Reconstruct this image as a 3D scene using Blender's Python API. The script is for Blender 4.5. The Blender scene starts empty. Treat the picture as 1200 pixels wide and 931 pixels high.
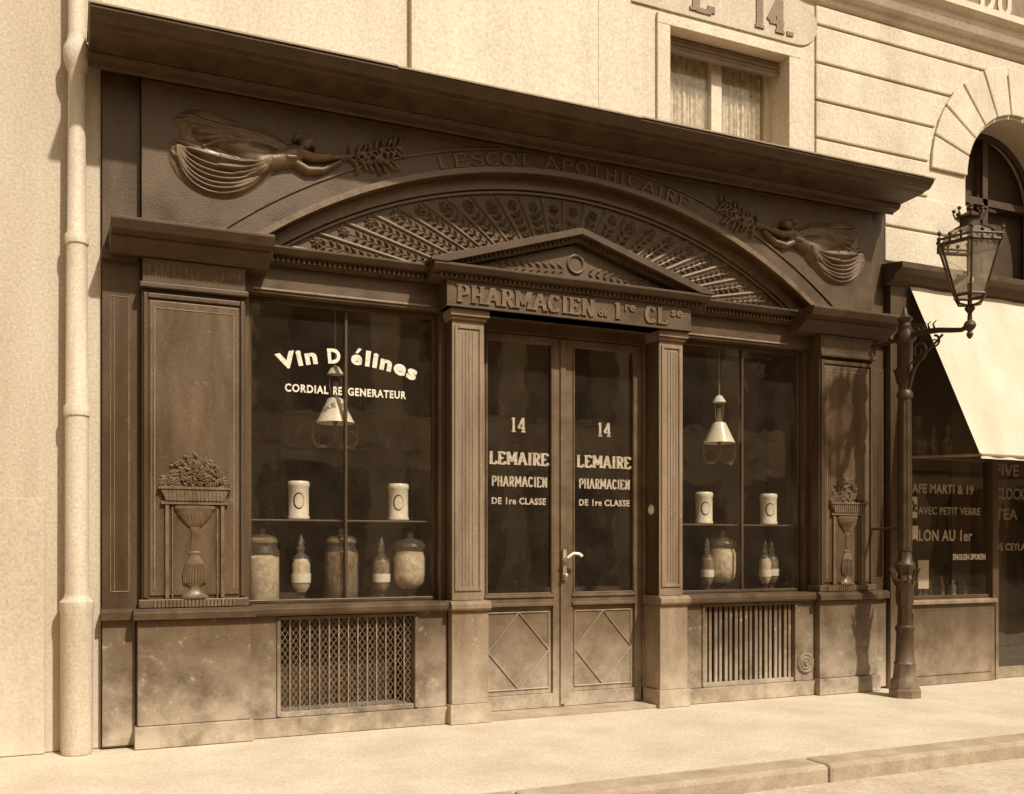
import bpy, bmesh, math, random
import numpy as np
from mathutils import Vector, Matrix
random.seed(7); np.random.seed(7)
scene=bpy.context.scene
PI=math.pi
CX=3.95   # axis of the shopfront

# ---------------------------------------------------------------- tones / materials
def tone(v):
    s=math.sqrt(v)
    return (v, v*(0.44+0.51*s), v*(0.10+0.66*s), 1)

def mat(name, v, v2=None, scale=3.0, fine=60.0, rough=0.7, bump=0.15, haze_dust=None, haze_dustv=0.42, metal=0.0, spec=0.4, streak=False, coat=0.0, chips=0.0, chipv=0.42, chipt=0.62, stain=0.0):
    m=bpy.data.materials.new(name); m.use_nodes=True
    nt=m.node_tree; N=nt.nodes; L=nt.links
    b=N['Principled BSDF']
    b.inputs['Metallic'].default_value=metal
    b.inputs['Specular IOR Level'].default_value=spec
    b.inputs['Specular Tint'].default_value=(1,.86,.70,1)
    b.inputs['Coat Weight'].default_value=coat
    if v2 is None: v2=v*0.75
    geo=N.new('ShaderNodeNewGeometry')
    mp=N.new('ShaderNodeMapping'); L.new(geo.outputs['Position'],mp.inputs['Vector'])
    if streak: mp.inputs['Scale'].default_value=(1,1,0.18)
    n1=N.new('ShaderNodeTexNoise'); n1.inputs['Scale'].default_value=scale; n1.inputs['Detail'].default_value=8; n1.inputs['Roughness'].default_value=0.62
    L.new(mp.outputs[0],n1.inputs['Vector'])
    n2=N.new('ShaderNodeTexNoise'); n2.inputs['Scale'].default_value=fine; n2.inputs['Detail'].default_value=4
    L.new(geo.outputs['Position'],n2.inputs['Vector'])
    r=N.new('ShaderNodeValToRGB'); r.color_ramp.elements[0].position=0.32; r.color_ramp.elements[1].position=0.68
    r.color_ramp.elements[0].color=tone(v2); r.color_ramp.elements[1].color=tone(v)
    L.new(n1.outputs['Fac'],r.inputs['Fac'])
    rm=N.new('ShaderNodeMapRange'); rm.inputs['From Min'].default_value=.3; rm.inputs['From Max'].default_value=.7
    rm.inputs['To Min'].default_value=max(.05,rough-.12); rm.inputs['To Max'].default_value=min(1,rough+.12)
    L.new(n1.outputs['Fac'],rm.inputs['Value']); L.new(rm.outputs[0],b.inputs['Roughness'])
    r2=N.new('ShaderNodeValToRGB'); r2.color_ramp.elements[0].position=0.25; r2.color_ramp.elements[1].position=0.75
    r2.color_ramp.elements[0].color=(0.78,0.78,0.78,1); r2.color_ramp.elements[1].color=(1.14,1.14,1.14,1)
    L.new(n2.outputs['Fac'],r2.inputs['Fac'])
    mx=N.new('ShaderNodeMix'); mx.data_type='RGBA'; mx.blend_type='MULTIPLY'; mx.inputs[0].default_value=1
    L.new(r.outputs[0],mx.inputs[6]); L.new(r2.outputs[0],mx.inputs[7])
    out=mx.outputs[2]
    if haze_dust:  # pales toward the ground: haze painted into the colour, with dusty mottling
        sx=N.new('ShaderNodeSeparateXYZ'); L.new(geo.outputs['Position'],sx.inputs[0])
        mr=N.new('ShaderNodeMapRange'); mr.inputs['From Min'].default_value=haze_dust; mr.inputs['From Max'].default_value=0.0
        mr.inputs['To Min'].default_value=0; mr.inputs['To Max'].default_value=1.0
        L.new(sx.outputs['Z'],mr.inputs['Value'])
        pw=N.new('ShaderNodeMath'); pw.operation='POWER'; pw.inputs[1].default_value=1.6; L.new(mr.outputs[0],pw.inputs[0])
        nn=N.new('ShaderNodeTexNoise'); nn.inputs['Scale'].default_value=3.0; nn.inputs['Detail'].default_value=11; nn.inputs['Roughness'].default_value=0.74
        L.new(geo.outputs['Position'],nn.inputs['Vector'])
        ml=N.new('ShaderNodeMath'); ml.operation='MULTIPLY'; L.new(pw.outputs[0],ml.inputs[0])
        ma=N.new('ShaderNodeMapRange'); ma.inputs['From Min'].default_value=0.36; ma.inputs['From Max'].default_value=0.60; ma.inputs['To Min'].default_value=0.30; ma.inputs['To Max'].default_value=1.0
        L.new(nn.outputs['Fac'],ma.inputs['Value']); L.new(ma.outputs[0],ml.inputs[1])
        md=N.new('ShaderNodeMix'); md.data_type='RGBA'; L.new(ml.outputs[0],md.inputs[0]); L.new(out,md.inputs[6]); md.inputs[7].default_value=tone(haze_dustv)
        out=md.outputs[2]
    if chips>0:
        nc=N.new('ShaderNodeTexNoise'); nc.inputs['Scale'].default_value=12; nc.inputs['Detail'].default_value=9; nc.inputs['Roughness'].default_value=0.80
        L.new(geo.outputs['Position'],nc.inputs['Vector'])
        mc=N.new('ShaderNodeMapRange'); mc.inputs['From Min'].default_value=chipt; mc.inputs['From Max'].default_value=chipt+.05; mc.inputs['To Min'].default_value=0; mc.inputs['To Max'].default_value=chips
        L.new(nc.outputs['Fac'],mc.inputs['Value'])
        md=N.new('ShaderNodeMix'); md.data_type='RGBA'; L.new(mc.outputs[0],md.inputs[0]); L.new(out,md.inputs[6]); md.inputs[7].default_value=tone(chipv)
        out=md.outputs[2]
    if stain>0:
        m3=N.new('ShaderNodeMapping'); m3.inputs['Scale'].default_value=(2.2,2.2,.22); L.new(geo.outputs['Position'],m3.inputs['Vector'])
        n3=N.new('ShaderNodeTexNoise'); n3.inputs['Scale'].default_value=1.6; n3.inputs['Detail'].default_value=10; n3.inputs['Roughness'].default_value=.7; L.new(m3.outputs[0],n3.inputs['Vector'])
        q3=N.new('ShaderNodeMapRange'); q3.inputs['From Min'].default_value=.52; q3.inputs['From Max'].default_value=.70; q3.inputs['To Min'].default_value=0; q3.inputs['To Max'].default_value=stain; L.new(n3.outputs['Fac'],q3.inputs['Value'])
        md=N.new('ShaderNodeMix'); md.data_type='RGBA'; L.new(q3.outputs[0],md.inputs[0]); L.new(out,md.inputs[6]); md.inputs[7].default_value=tone(v*.42)
        out=md.outputs[2]
    L.new(out,b.inputs['Base Color'])
    if bump>0:
        bp=N.new('ShaderNodeBump'); bp.inputs['Strength'].default_value=bump; bp.inputs['Distance'].default_value=0.01
        ad=N.new('ShaderNodeMath'); ad.operation='ADD'; L.new(n1.outputs['Fac'],ad.inputs[0]); L.new(n2.outputs['Fac'],ad.inputs[1])
        L.new(ad.outputs[0],bp.inputs['Height']); L.new(bp.outputs[0],b.inputs['Normal'])
    return m

def glass_mat(name, haze_dirt=0.03, tint=0.9, wave=0.02, refl=1.0, haze_dirtv=0.35):
    m=bpy.data.materials.new(name); m.use_nodes=True
    nt=m.node_tree; N=nt.nodes; L=nt.links; N.clear()
    o=N.new('ShaderNodeOutputMaterial')
    tr=N.new('ShaderNodeBsdfTransparent'); tr.inputs[0].default_value=(tint,tint*0.97,tint*0.92,1)
    gl=N.new('ShaderNodeBsdfGlossy'); gl.inputs['Roughness'].default_value=0.015; gl.inputs[0].default_value=(1,.93,.82,1)
    geo=N.new('ShaderNodeNewGeometry')
    dt=N.new('ShaderNodeVectorMath'); dt.operation='DOT_PRODUCT'; L.new(geo.outputs['Normal'],dt.inputs[0]); L.new(geo.outputs['Incoming'],dt.inputs[1])
    ab=N.new('ShaderNodeMath'); ab.operation='ABSOLUTE'; L.new(dt.outputs['Value'],ab.inputs[0])
    om=N.new('ShaderNodeMath'); om.operation='SUBTRACT'; om.inputs[0].default_value=1; L.new(ab.outputs[0],om.inputs[1])
    p5=N.new('ShaderNodeMath'); p5.operation='POWER'; L.new(om.outputs[0],p5.inputs[0]); p5.inputs[1].default_value=5
    mu=N.new('ShaderNodeMath'); mu.operation='MULTIPLY_ADD'; mu.inputs[1].default_value=.92; mu.inputs[2].default_value=.075*refl; mu.use_clamp=True; L.new(p5.outputs[0],mu.inputs[0])
    no=N.new('ShaderNodeTexNoise'); no.inputs['Scale'].default_value=2.2; L.new(geo.outputs['Position'],no.inputs['Vector'])
    bp=N.new('ShaderNodeBump'); bp.inputs['Strength'].default_value=wave; bp.inputs['Distance'].default_value=0.2; L.new(no.outputs['Fac'],bp.inputs['Height']); L.new(bp.outputs[0],gl.inputs['Normal'])
    m1=N.new('ShaderNodeMixShader'); L.new(mu.outputs[0],m1.inputs[0]); L.new(tr.outputs[0],m1.inputs[1]); L.new(gl.outputs[0],m1.inputs[2])
    df=N.new('ShaderNodeBsdfDiffuse'); df.inputs[0].default_value=tone(haze_dirtv)  # pale dirt film doubles as haze put into the colour, lifting dark panes
    n2=N.new('ShaderNodeTexNoise'); n2.inputs['Scale'].default_value=4; n2.inputs['Detail'].default_value=8; L.new(geo.outputs['Position'],n2.inputs['Vector'])
    mr=N.new('ShaderNodeMapRange'); mr.inputs['From Min'].default_value=0.3; mr.inputs['From Max'].default_value=0.75; mr.inputs['To Min'].default_value=haze_dirt*0.5; mr.inputs['To Max'].default_value=haze_dirt*1.7
    L.new(n2.outputs['Fac'],mr.inputs['Value'])
    m2=N.new('ShaderNodeMixShader'); L.new(mr.outputs[0],m2.inputs[0]); L.new(m1.outputs[0],m2.inputs[1]); L.new(df.outputs[0],m2.inputs[2])
    L.new(m2.outputs[0],o.inputs[0])
    return m

M={}
M['paint']=mat('dark_paint',0.095,0.05,scale=4,rough=0.42,bump=0.12,haze_dust=1.0,haze_dustv=0.38,streak=True,chips=.25,chipv=.25,spec=.5)
M['paint_up']=mat('dark_paint_upper',0.105,0.055,scale=3.5,rough=0.45,bump=0.15,chips=.22,chipv=.24,spec=.5,chipt=.60)
M['panel']=mat('pilaster_panel_paint',0.13,0.06,scale=4,rough=0.42,bump=0.12,streak=True,chips=.45,chipv=.30,spec=.5,chipt=.60)
M['dado']=mat('dado_paint',0.13,0.065,scale=3,rough=0.65,bump=0.25,haze_dust=0.97,haze_dustv=0.50,chips=.7,chipv=.46,chipt=.60)
M['pilaster']=mat('door_pilaster_paint',0.29,0.16,scale=6,rough=0.6,bump=0.15,haze_dust=0.9,haze_dustv=0.55,streak=True,chips=.5,chipv=.5,chipt=.60)
M['door']=mat('door_paint',0.16,0.09,scale=5,rough=0.5,bump=0.12,haze_dust=1.0,haze_dustv=0.54,chips=.3,chipv=.4)
M['relief']=mat('relief_paint',0.18,0.10,scale=9,rough=0.42,bump=0.12,spec=.5,chips=.3,chipv=.3)
M['cornice']=mat('cornice_paint',0.085,0.045,scale=5,rough=0.55,bump=0.2,chips=.2,chipv=.22)
M['gilt']=mat('gilt_line',0.30,0.18,scale=12,rough=0.5,bump=0)
M['letter_dark']=mat('carved_letter',0.18,0.11,scale=8,rough=0.45,bump=0.05)
M['letter_white']=mat('white_lettering',0.78,0.62,scale=30,rough=0.5,bump=0)
M['letter_cream']=mat('cream_lettering',0.48,0.32,scale=30,rough=0.5,bump=0)
M['iron']=mat('iron',0.07,0.04,scale=8,rough=0.5,bump=0.15,haze_dust=0.6,haze_dustv=0.3)
M['wire']=mat('wire',0.34,0.22,scale=9,rough=0.6,bump=0)
M['plaster']=mat('plaster',0.69,0.58,scale=1.2,fine=40,rough=0.9,bump=0.2,streak=True,stain=.22)
M['stone']=mat('limestone',0.67,0.55,scale=2.0,fine=50,rough=0.9,bump=0.3,stain=.22)
M['stone2']=mat('limestone_left',0.60,0.46,scale=1.5,fine=50,rough=0.9,bump=0.3,haze_dust=1.2,haze_dustv=0.62,streak=True,stain=.35)
M['pipe']=mat('pipe_paint',0.64,0.48,scale=6,rough=0.6,bump=0.15,streak=True,chips=.5,chipv=.2,chipt=.64,stain=.2)
M['pave']=mat('pavement_stone',0.62,0.50,scale=1.6,fine=45,rough=0.9,bump=0.3,chips=.25,chipv=.36,chipt=.60)
M['road']=mat('road_macadam',0.56,0.42,scale=2.2,fine=30,rough=0.95,bump=0.5,chips=.3,chipv=.3,chipt=.58)
M['ground']=mat('ground_earth',0.35,0.3,scale=1,rough=0.95,bump=0.3)
M['kerb']=mat('kerb_granite',0.46,0.32,scale=5,fine=90,rough=0.85,bump=0.3,chips=.3,chipv=.22)
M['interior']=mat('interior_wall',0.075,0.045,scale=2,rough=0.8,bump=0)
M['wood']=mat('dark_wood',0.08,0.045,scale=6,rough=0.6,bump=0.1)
M['porcelain']=mat('porcelain',0.80,0.74,scale=3,rough=0.25,bump=0,spec=0.5)
M['powder']=mat('white_powder',0.84,0.50,scale=22,rough=0.9,bump=0.4)
M['herb']=mat('jar_contents',0.36,0.10,scale=26,rough=0.9,bump=0.5)
M['crest']=mat('label_brown',0.08,0.05,scale=30,rough=0.5,bump=0)
M['canvas']=mat('awning_canvas',0.64,0.52,scale=2.5,fine=120,rough=0.9,bump=0.15,streak=True,stain=.15)
M['cloth']=mat('lace',0.80,0.36,scale=16,fine=90,rough=0.95,bump=0.1)
M['white_paint']=mat('white_window_paint',0.68,0.58,scale=6,rough=0.5,bump=0.05)
M['zinc']=mat('zinc',0.34,0.24,scale=5,rough=0.5,bump=0.1)
M['opp']=mat('opposite_plaster',0.62,0.50,scale=1.5,rough=0.9,bump=0.2)
M['shutter']=mat('shutter_paint',0.28,0.18,scale=5,rough=0.7,bump=0.1)
M['brass']=mat('brass',0.55,0.4,scale=10,rough=0.3,bump=0,metal=0.6)
M['glass']=glass_mat('shop_glass',haze_dirt=0.034,refl=1.5,haze_dirtv=.34)
M['jarglass']=glass_mat('jar_glass',haze_dirt=0.07,tint=0.97,wave=0.0,refl=1.2,haze_dirtv=0.65)
M['lampglass']=glass_mat('lamp_glass',haze_dirt=0.16,tint=0.95,wave=0.0,refl=1.0,haze_dirtv=0.65)

# ---------------------------------------------------------------- builder
def empty(name,loc=(0,0,0)):
    e=bpy.data.objects.new(name,None); e.location=loc; e.empty_display_size=0.3
    scene.collection.objects.link(e); return e

class B:
    def __init__(s): s.v=[]; s.f=[]; s.m=[]; s.mats=[]
    def mi(s,m):
        if m not in s.mats: s.mats.append(m)
        return s.mats.index(m)
    def add(s,vs,fs,m):
        o=len(s.v); s.v+= [tuple(p) for p in vs]; k=s.mi(m)
        for f in fs: s.f.append([i+o for i in f]); s.m.append(k)
    def box(s,x0,x1,y0,y1,z0,z1,m):
        vs=[(x0,y0,z0),(x1,y0,z0),(x1,y1,z0),(x0,y1,z0),(x0,y0,z1),(x1,y0,z1),(x1,y1,z1),(x0,y1,z1)]
        s.add(vs,[(0,3,2,1),(4,5,6,7),(0,1,5,4),(1,2,6,5),(2,3,7,6),(3,0,4,7)],m)
    def prism(s,poly,y0,y1,m):
        n=len(poly)
        vs=[(x,y0,z) for x,z in poly]+[(x,y1,z) for x,z in poly]
        fs=[tuple(range(n)),tuple(range(2*n-1,n-1,-1))]+[(i,i+n,(i+1)%n+n,(i+1)%n) for i in range(n)]
        s.add(vs,fs,m)
    def ext_x(s,prof,x0,x1,m):
        n=len(prof)
        vs=[(x0,y,z) for y,z in prof]+[(x1,y,z) for y,z in prof]
        fs=[tuple(range(n-1,-1,-1)),tuple(range(n,2*n))]+[(i,(i+1)%n,(i+1)%n+n,i+n) for i in range(n)]
        s.add(vs,fs,m)
    def lathe(s,cx,cy,prof,m,seg=24,ys=1.0,rot=0,z0=0):
        vs=[];fs=[];n=len(prof)
        for r,z in prof:
            for k in range(seg):
                a=2*PI*k/seg+rot
                vs.append((cx+r*math.cos(a),cy+r*math.sin(a)*ys,z+z0))
        for i in range(n-1):
            for k in range(seg):
                k2=(k+1)%seg
                fs.append((i*seg+k,i*seg+k2,(i+1)*seg+k2,(i+1)*seg+k))
        fs.append(tuple(range(seg-1,-1,-1))); fs.append(tuple(range((n-1)*seg,n*seg)))
        s.add(vs,fs,m)
    def tube(s,pts,r,m,seg=8,r1=None,closed=False):
        pts=[Vector(p) for p in pts]; n=len(pts); vs=[];fs=[]
        for i,p in enumerate(pts):
            if closed: t=(pts[(i+1)%n]-pts[i-1])
            else: t=pts[min(i+1,n-1)]-pts[max(i-1,0)]
            t.normalize()
            up=Vector((0.13,1,0.07)) if abs(t.y)<0.9 else Vector((1,0.1,0.05))
            a=t.cross(up).normalized(); b=t.cross(a).normalized()
            rr=r if r1 is None else r+(r1-r)*i/(n-1)
            for k in range(seg):
                an=2*PI*(k+0.5)/seg
                q=p+a*rr*math.cos(an)+b*rr*math.sin(an); vs.append(tuple(q))
        rng=n if closed else n-1
        for i in range(rng):
            j=(i+1)%n
            for k in range(seg):
                k2=(k+1)%seg; fs.append((i*seg+k,i*seg+k2,j*seg+k2,j*seg+k))
        if not closed:
            fs.append(tuple(range(seg-1,-1,-1))); fs.append(tuple(range((n-1)*seg,n*seg)))
        s.add(vs,fs,m)
    def leaf(s,x,z,ang,ln,w,y,h,m):
        c,sn=math.cos(ang),math.sin(ang)
        def P(a,b): return (x+a*c-b*sn, z+a*sn+b*c)
        o=[P(0,0),P(ln*.35,w/2),P(ln*.75,w*.35),P(ln,0),P(ln*.75,-w*.35),P(ln*.35,-w/2)]
        vs=[(p[0],y,p[1]) for p in o]; mm=P(ln*.45,0); vs.append((mm[0],y-h,mm[1]))
        s.add(vs,[(i,(i+1)%6,6) for i in range(6)],m)
    def sphere(s,c,r,m,sx=1,sy=1,sz=1,seg=12,rings=8):
        vs=[];fs=[]
        for i in range(1,rings):
            t=PI*i/rings
            for k in range(seg):
                a=2*PI*k/seg
                vs.append((c[0]+r*sx*math.sin(t)*math.cos(a),c[1]+r*sy*math.sin(t)*math.sin(a),c[2]-r*sz*math.cos(t)))
        for i in range(rings-2):
            for k in range(seg):
                k2=(k+1)%seg; fs.append((i*seg+k,i*seg+k2,(i+1)*seg+k2,(i+1)*seg+k))
        b=len(vs); vs.append((c[0],c[1],c[2]-r*sz)); vs.append((c[0],c[1],c[2]+r*sz))
        for k in range(seg):
            k2=(k+1)%seg; fs.append((b,k2,k)); fs.append((b+1,(rings-2)*seg+k,(rings-2)*seg+k2))
        s.add(vs,fs,m)
    def done(s,name,parent=None,bevel=0,smooth=False,loc=(0,0,0),fixn=True):
        me=bpy.data.meshes.new(name); me.from_pydata(s.v,[],s.f)
        for m in s.mats: me.materials.append(m)
        me.polygons.foreach_set('material_index',s.m)
        if fixn:
            bm=bmesh.new(); bm.from_mesh(me); bmesh.ops.recalc_face_normals(bm,faces=bm.faces); bm.to_mesh(me); bm.free()
        if smooth:
            me.polygons.foreach_set('use_smooth',[True]*len(me.polygons))
            try: me.set_sharp_from_angle(angle=math.radians(40))
            except Exception: pass
        me.update()
        o=bpy.data.objects.new(name,me); scene.collection.objects.link(o); o.location=loc
        if parent: o.parent=parent
        if bevel>0:
            md=o.modifiers.new('bevel','BEVEL'); md.width=bevel; md.segments=2; md.limit_method='ANGLE'; md.angle_limit=math.radians(40)
        return o

# ---------------------------------------------------------------- text
def text_mesh(body,bold=0.0,ext=0.05,spacing=1.0):
    cu=bpy.data.curves.new('txt','FONT'); cu.body=body; cu.size=1; cu.extrude=ext; cu.offset=bold; cu.space_character=spacing; cu.resolution_u=3
    o=bpy.data.objects.new('txt',cu); scene.collection.objects.link(o)
    dg=bpy.context.evaluated_depsgraph_get(); me=bpy.data.meshes.new_from_object(o.evaluated_get(dg))
    bpy.data.objects.remove(o)
    return me
def text_fit(name,body,x0,x1,z0,z1,y,m,parent,bold=0.01,depth=0.004,spacing=1.05,bend=None):
    me=text_mesh(body,bold,0.05,spacing)
    co=np.zeros(len(me.vertices)*3); me.vertices.foreach_get('co',co); co=co.reshape(-1,3)
    mn=co.min(0); mxx=co.max(0)
    X=x0+(co[:,0]-mn[0])/(mxx[0]-mn[0])*(x1-x0)
    Z=z0+(co[:,1]-mn[1])/(mxx[1]-mn[1])*(z1-z0)
    Y=y-(co[:,2]-mn[2])/(mxx[2]-mn[2])*depth
    if bend:
        xc,R,zb=bend
        th=(X-xc)/R; rr=R+(Z-zb)
        X=xc+rr*np.sin(th); Z=zb-R+rr*np.cos(th)
    out=np.stack([X,Y,Z],1)
    me.vertices.foreach_set('co',out.ravel()); me.update()
    me.materials.clear(); me.materials.append(m)
    o=bpy.data.objects.new(name,me); scene.collection.objects.link(o); o.parent=parent
    return o

def arc(cx,cz,rx,rz,a0,a1,n=8):
    return [(cx+rx*math.cos(math.radians(a0+(a1-a0)*i/n)),cz+rz*math.sin(math.radians(a0+(a1-a0)*i/n))) for i in range(n+1)]
G={
'A':([[(.1,0),(.5,1)],[(.5,1),(.9,0)],[(.27,.33),(.73,.33)]],[(.1,0),(.9,0)]),
'C':([arc(.52,.5,.42,.46,40,320,12)],[]),
'D':([[(.18,0),(.18,1)],[(.18,.96)]+arc(.45,.5,.42,.46,90,-90,8)+[(.18,.04)]],[(.1,0),(.1,1)]),
'E':([[(.18,0),(.18,1)],[(.18,.95),(.85,.95)],[(.18,.5),(.65,.5)],[(.18,.05),(.88,.05)],[(.85,.95),(.85,.78)],[(.88,.05),(.88,.24)]],[(.1,0),(.1,1)]),
'H':([[(.18,0),(.18,1)],[(.82,0),(.82,1)],[(.18,.5),(.82,.5)]],[(.18,0),(.18,1),(.82,0),(.82,1)]),
'I':([[(.5,0),(.5,1)]],[(.5,0),(.5,1)]),
'L':([[(.2,0),(.2,1)],[(.2,.05),(.86,.05)],[(.86,.05),(.86,.26)]],[(.2,0),(.2,1)]),
'M':([[(.13,0),(.13,1)],[(.13,1),(.5,.25)],[(.5,.25),(.87,1)],[(.87,0),(.87,1)]],[(.13,0),(.87,0),(.1,1),(.9,1)]),
'N':([[(.16,0),(.16,1)],[(.16,1),(.84,0)],[(.84,0),(.84,1)]],[(.16,0),(.12,1),(.84,1)]),
'P':([[(.2,0),(.2,1)],[(.2,.95)]+arc(.5,.7,.34,.25,90,-90,8)+[(.2,.45)]],[(.2,0),(.14,1)]),
'R':([[(.2,0),(.2,1)],[(.2,.95)]+arc(.5,.72,.32,.23,90,-90,8)+[(.2,.49)],[(.5,.49),(.85,0)]],[(.2,0),(.14,1),(.88,0)]),
'1':([[(.5,0),(.5,1)],[(.5,1),(.3,.82)]],[(.5,0)]),
'4':([[(.68,0),(.68,1)],[(.68,1),(.1,.3)],[(.1,.3),(.92,.3)]],[(.68,0)]),
'O':([arc(.5,.5,.4,.46,0,360,16)],[]),
'S':([arc(.5,.73,.33,.22,20,270,8)+arc(.5,.27,.35,.23,90,-160,8)],[]),
'T':([[(.5,0),(.5,1)],[(.08,.95),(.92,.95)],[(.08,.95),(.08,.75)],[(.92,.95),(.92,.75)]],[(.5,0)]),
'U':([[(.18,1),(.18,.35)],arc(.5,.35,.32,.3,180,360,8),[(.82,.35),(.82,1)]],[(.18,1),(.82,1)]),
'.':([[(.3,0),(.3,.12)]],[]),
}
WID={'I':.5,'M':1.2,'1':.6,'A':1.05,'.':.4}
def slab(b,body,x0,x1,z0,z1,y,m,depth=0.004,w=0.17,serif=0.30,gap=0.12,pathf=None):
    tot=sum((WID.get(c,.9) if c!=' ' else .6) for c in body)+gap*(len(body)-1)
    k=(x1-x0)/tot; H=z1-z0; x=x0; cnt=0
    wx=w*H
    for c in body:
        if c==' ': x+=(.6+gap)*k; continue
        cw=WID.get(c,.9)*k
        st,se=G[c]
        def T(p):
            q=(x+p[0]*cw, z0+p[1]*H); return pathf(q) if pathf else q
        for pl in st:
            for i in range(len(pl)-1):
                a=Vector(T(pl[i])); d=Vector(T(pl[i+1])); t=(d-a)
                if t.length<1e-6: continue
                t.normalize(); n=Vector((-t.y,t.x))
                vert=abs(t.y)>0.6
                ww=wx*(0.62 if vert else 0.34); e=t*(0.02*H if len(pl)>3 else 0)
                yy=y-depth-0.00015*(cnt%9); cnt+=1
                b.prism([tuple(a-e+n*ww),tuple(a-e-n*ww),tuple(d+e-n*ww),tuple(d+e+n*ww)],yy,y,m)
        for sp in se:
            sh=0.09*H; s0=serif*H*0.55
            px=x+sp[0]*cw
            za=z0+(0 if sp[1]<.5 else H-sh)
            q=[(px-s0,za),(px+s0,za),(px+s0,za+sh),(px-s0,za+sh)]
            if pathf: q=[pathf(t) for t in q]
            yy=y-depth-0.00015*(cnt%9)-0.0015; cnt+=1
            b.prism(q,yy,y,m)
        x+=cw+gap*k

# ================================================================= GROUND
b=B(); b.box(-150,150,-150,150,-0.5,-0.17,M['ground']); b.done('ground')
b=B(); b.box(-60,60,-8.8,-2.44,-0.165,-0.12,M['road']); b.done('road')
b=B(); 
x=-30.0
while x<60:
    w=random.choice([1.6,1.9,2.2]); b.box(x+.002,x+w-.002,-2.44,-2.18,-0.16,0.0+random.uniform(-.003,.003),M['kerb']); x+=w
b.done('kerb',bevel=0.03)
b=B(); b.box(-60,60,-2.18,0.6,-0.165,-0.004,M['pave']); b.done('pavement')
b=B(); b.box(-60,60,-11.4,-8.8,-0.165,0.0,M['pave']); b.done('pavement')

# ================================================================= PHARMACY STOREFRONT
ph=empty('pharmacy_storefront')
P=M['paint']; U=M['paint_up']
b=B()
b.box(.21,.468,.08,.7,0,4.86,P)
b.box(7.362,7.60,.08,.7,0,4.86,P)
b.box(1.205,6.675,.12,.7,3.385,3.60,U)
b.box(.47,7.36,.16,.7,3.70,4.86,U)
b.box(.21,7.60,-.02,.7,4.864,4.90,U)
b.done('carcass',ph,bevel=0.005)
def main_pilaster(x0,x1,lx0,lx1):
    b=B()
    b.box(x0,x1,0,.7,1.002,3.30,P)
    b.box(x0-.03,x1+.03,-.04,.68,.16,.915,M['dado'])
    b.box(x0-.05,x1+.05,-.065,.67,0,.157,M['dado'])
    b.ext_x([(-.09,.92),(-.09,.975),(-.05,1.0),(.66,1.0),(.66,.92)],x0-.06,x1+.06,P)
    b.box(x0-.02,x1+.02,-.03,.69,1.003,1.065,M['panel'])
    b.box(x0+.05,x1-.05,-.012,.02,1.09,3.22,M['panel'])
    for (a,c,d,e) in ((x0+.012,x0+.04,1.075,3.27),(x1-.04,x1-.012,1.075,3.27)):
        b.box(a,c,-.022,.02,d,e,P)
    b.box(x0+.042,x1-.042,-.021,.02,3.235,3.27,P)
    b.box(x0-.015,x1+.015,-.05,.7,3.303,3.34,P)
    b.box(x0+.004,x1-.004,-.02,.7,3.342,3.52,P)
    b.ext_x([(-.04,3.522),(-.10,3.56),(-.17,3.60),(-.17,3.625),(-.235,3.64),(-.27,3.70),(-.27,3.722),(.5,3.722),(.5,3.522)],lx0,lx1,M['cornice'])
    o=b.done('main_pilaster',ph,bevel=0.006)
    b=B(); y=-.0165
    a0,a1,z0,z1=x0+.085,x1-.085,1.13,3.17; w=.006
    b.box(a0,a1,y,-.011,z1-w,z1,M['gilt'])
    b.box(a0,a0+w,y,-.011,z0,z1-w,M['gilt']); b.box(a1-w,a1,y,-.011,z0,z1-w,M['gilt'])
    b.box(a0-.02,a0-.017,y,-.011,z0,z1+.02,M['gilt']); b.box(a1+.017,a1+.02,y,-.011,z0,z1+.02,M['gilt'])
    n=16
    for i in range(n):
        xx=x0+.03+(x1-x0-.06)*(i+.5)/n
        b.leaf(xx,3.37,PI/2,.12,.035,-.0205,.014,M['relief'])
        b.leaf(xx+.02,3.37,PI/2,.07,.02,-.0205,.01,M['relief'])
    b.done('gilt_lines',ph)
main_pilaster(.47,1.20,.257,1.368)
main_pilaster(6.68,7.36,6.38,7.52)
b=B()
for (x0,x1) in ((.215,.43),(7.40,7.60)):
    b.ext_x([(.0,.92),(.0,.98),(.03,1.0),(.6,1.0),(.6,.92)],x0-.01,x1-.005,P)
    b.box(x0-.004,x1,.05,.6,.02,.915,M['dado'])
    for q in (.05,.075,.17,.178):
        b.box(x0+q,x0+q+.004,.075,.082,1.12,3.25,M['gilt'])
    b.box(x0+.056,x0+.17,.0755,.082,3.24,3.245,M['gilt'])
    b.box(x0+.056,x0+.17,.0755,.082,1.12,1.125,M['gilt'])
    b.box(x0-.01,x1+.02,.03,.6,3.50,3.56,P)
b.done('outer_strips',ph,bevel=0.003)
def dado(x0,x1,g0,g1,boss=None):
    b=B(); D=M['dado']
    gz0,gz1=.18,.885
    b.box(x0,g0,.03,.3,.14,.918,D); b.box(g1,x1,.03,.3,.14,.918,D)
    b.box(g0,g1,.032,.3,.14,gz0,D); b.box(g0,g1,.032,.3,gz1,.916,D)
    b.box(x0,x1,.0,.3,0,.137,D)
    b.box(x0,x1,.34,.36,.1,.92,M['interior'])
    b.box(g0-.03,g1+.03,.015,.028,gz1+.002,gz1+.028,D)
    b.box(g0-.03,g0-.002,.015,.028,gz0-.03,gz1,D); b.box(g1+.002,g1+.03,.015,.028,gz0-.03,gz1,D)
    b.ext_x([(-.02,.92),(-.035,.94),(-.035,.975),(0,1.0),(.30,1.0),(.30,.92)],x0,x1,P)
    b.done('dado_panel',ph,bevel=0.004)
dado(1.233,2.815,1.465,2.534)
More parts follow.
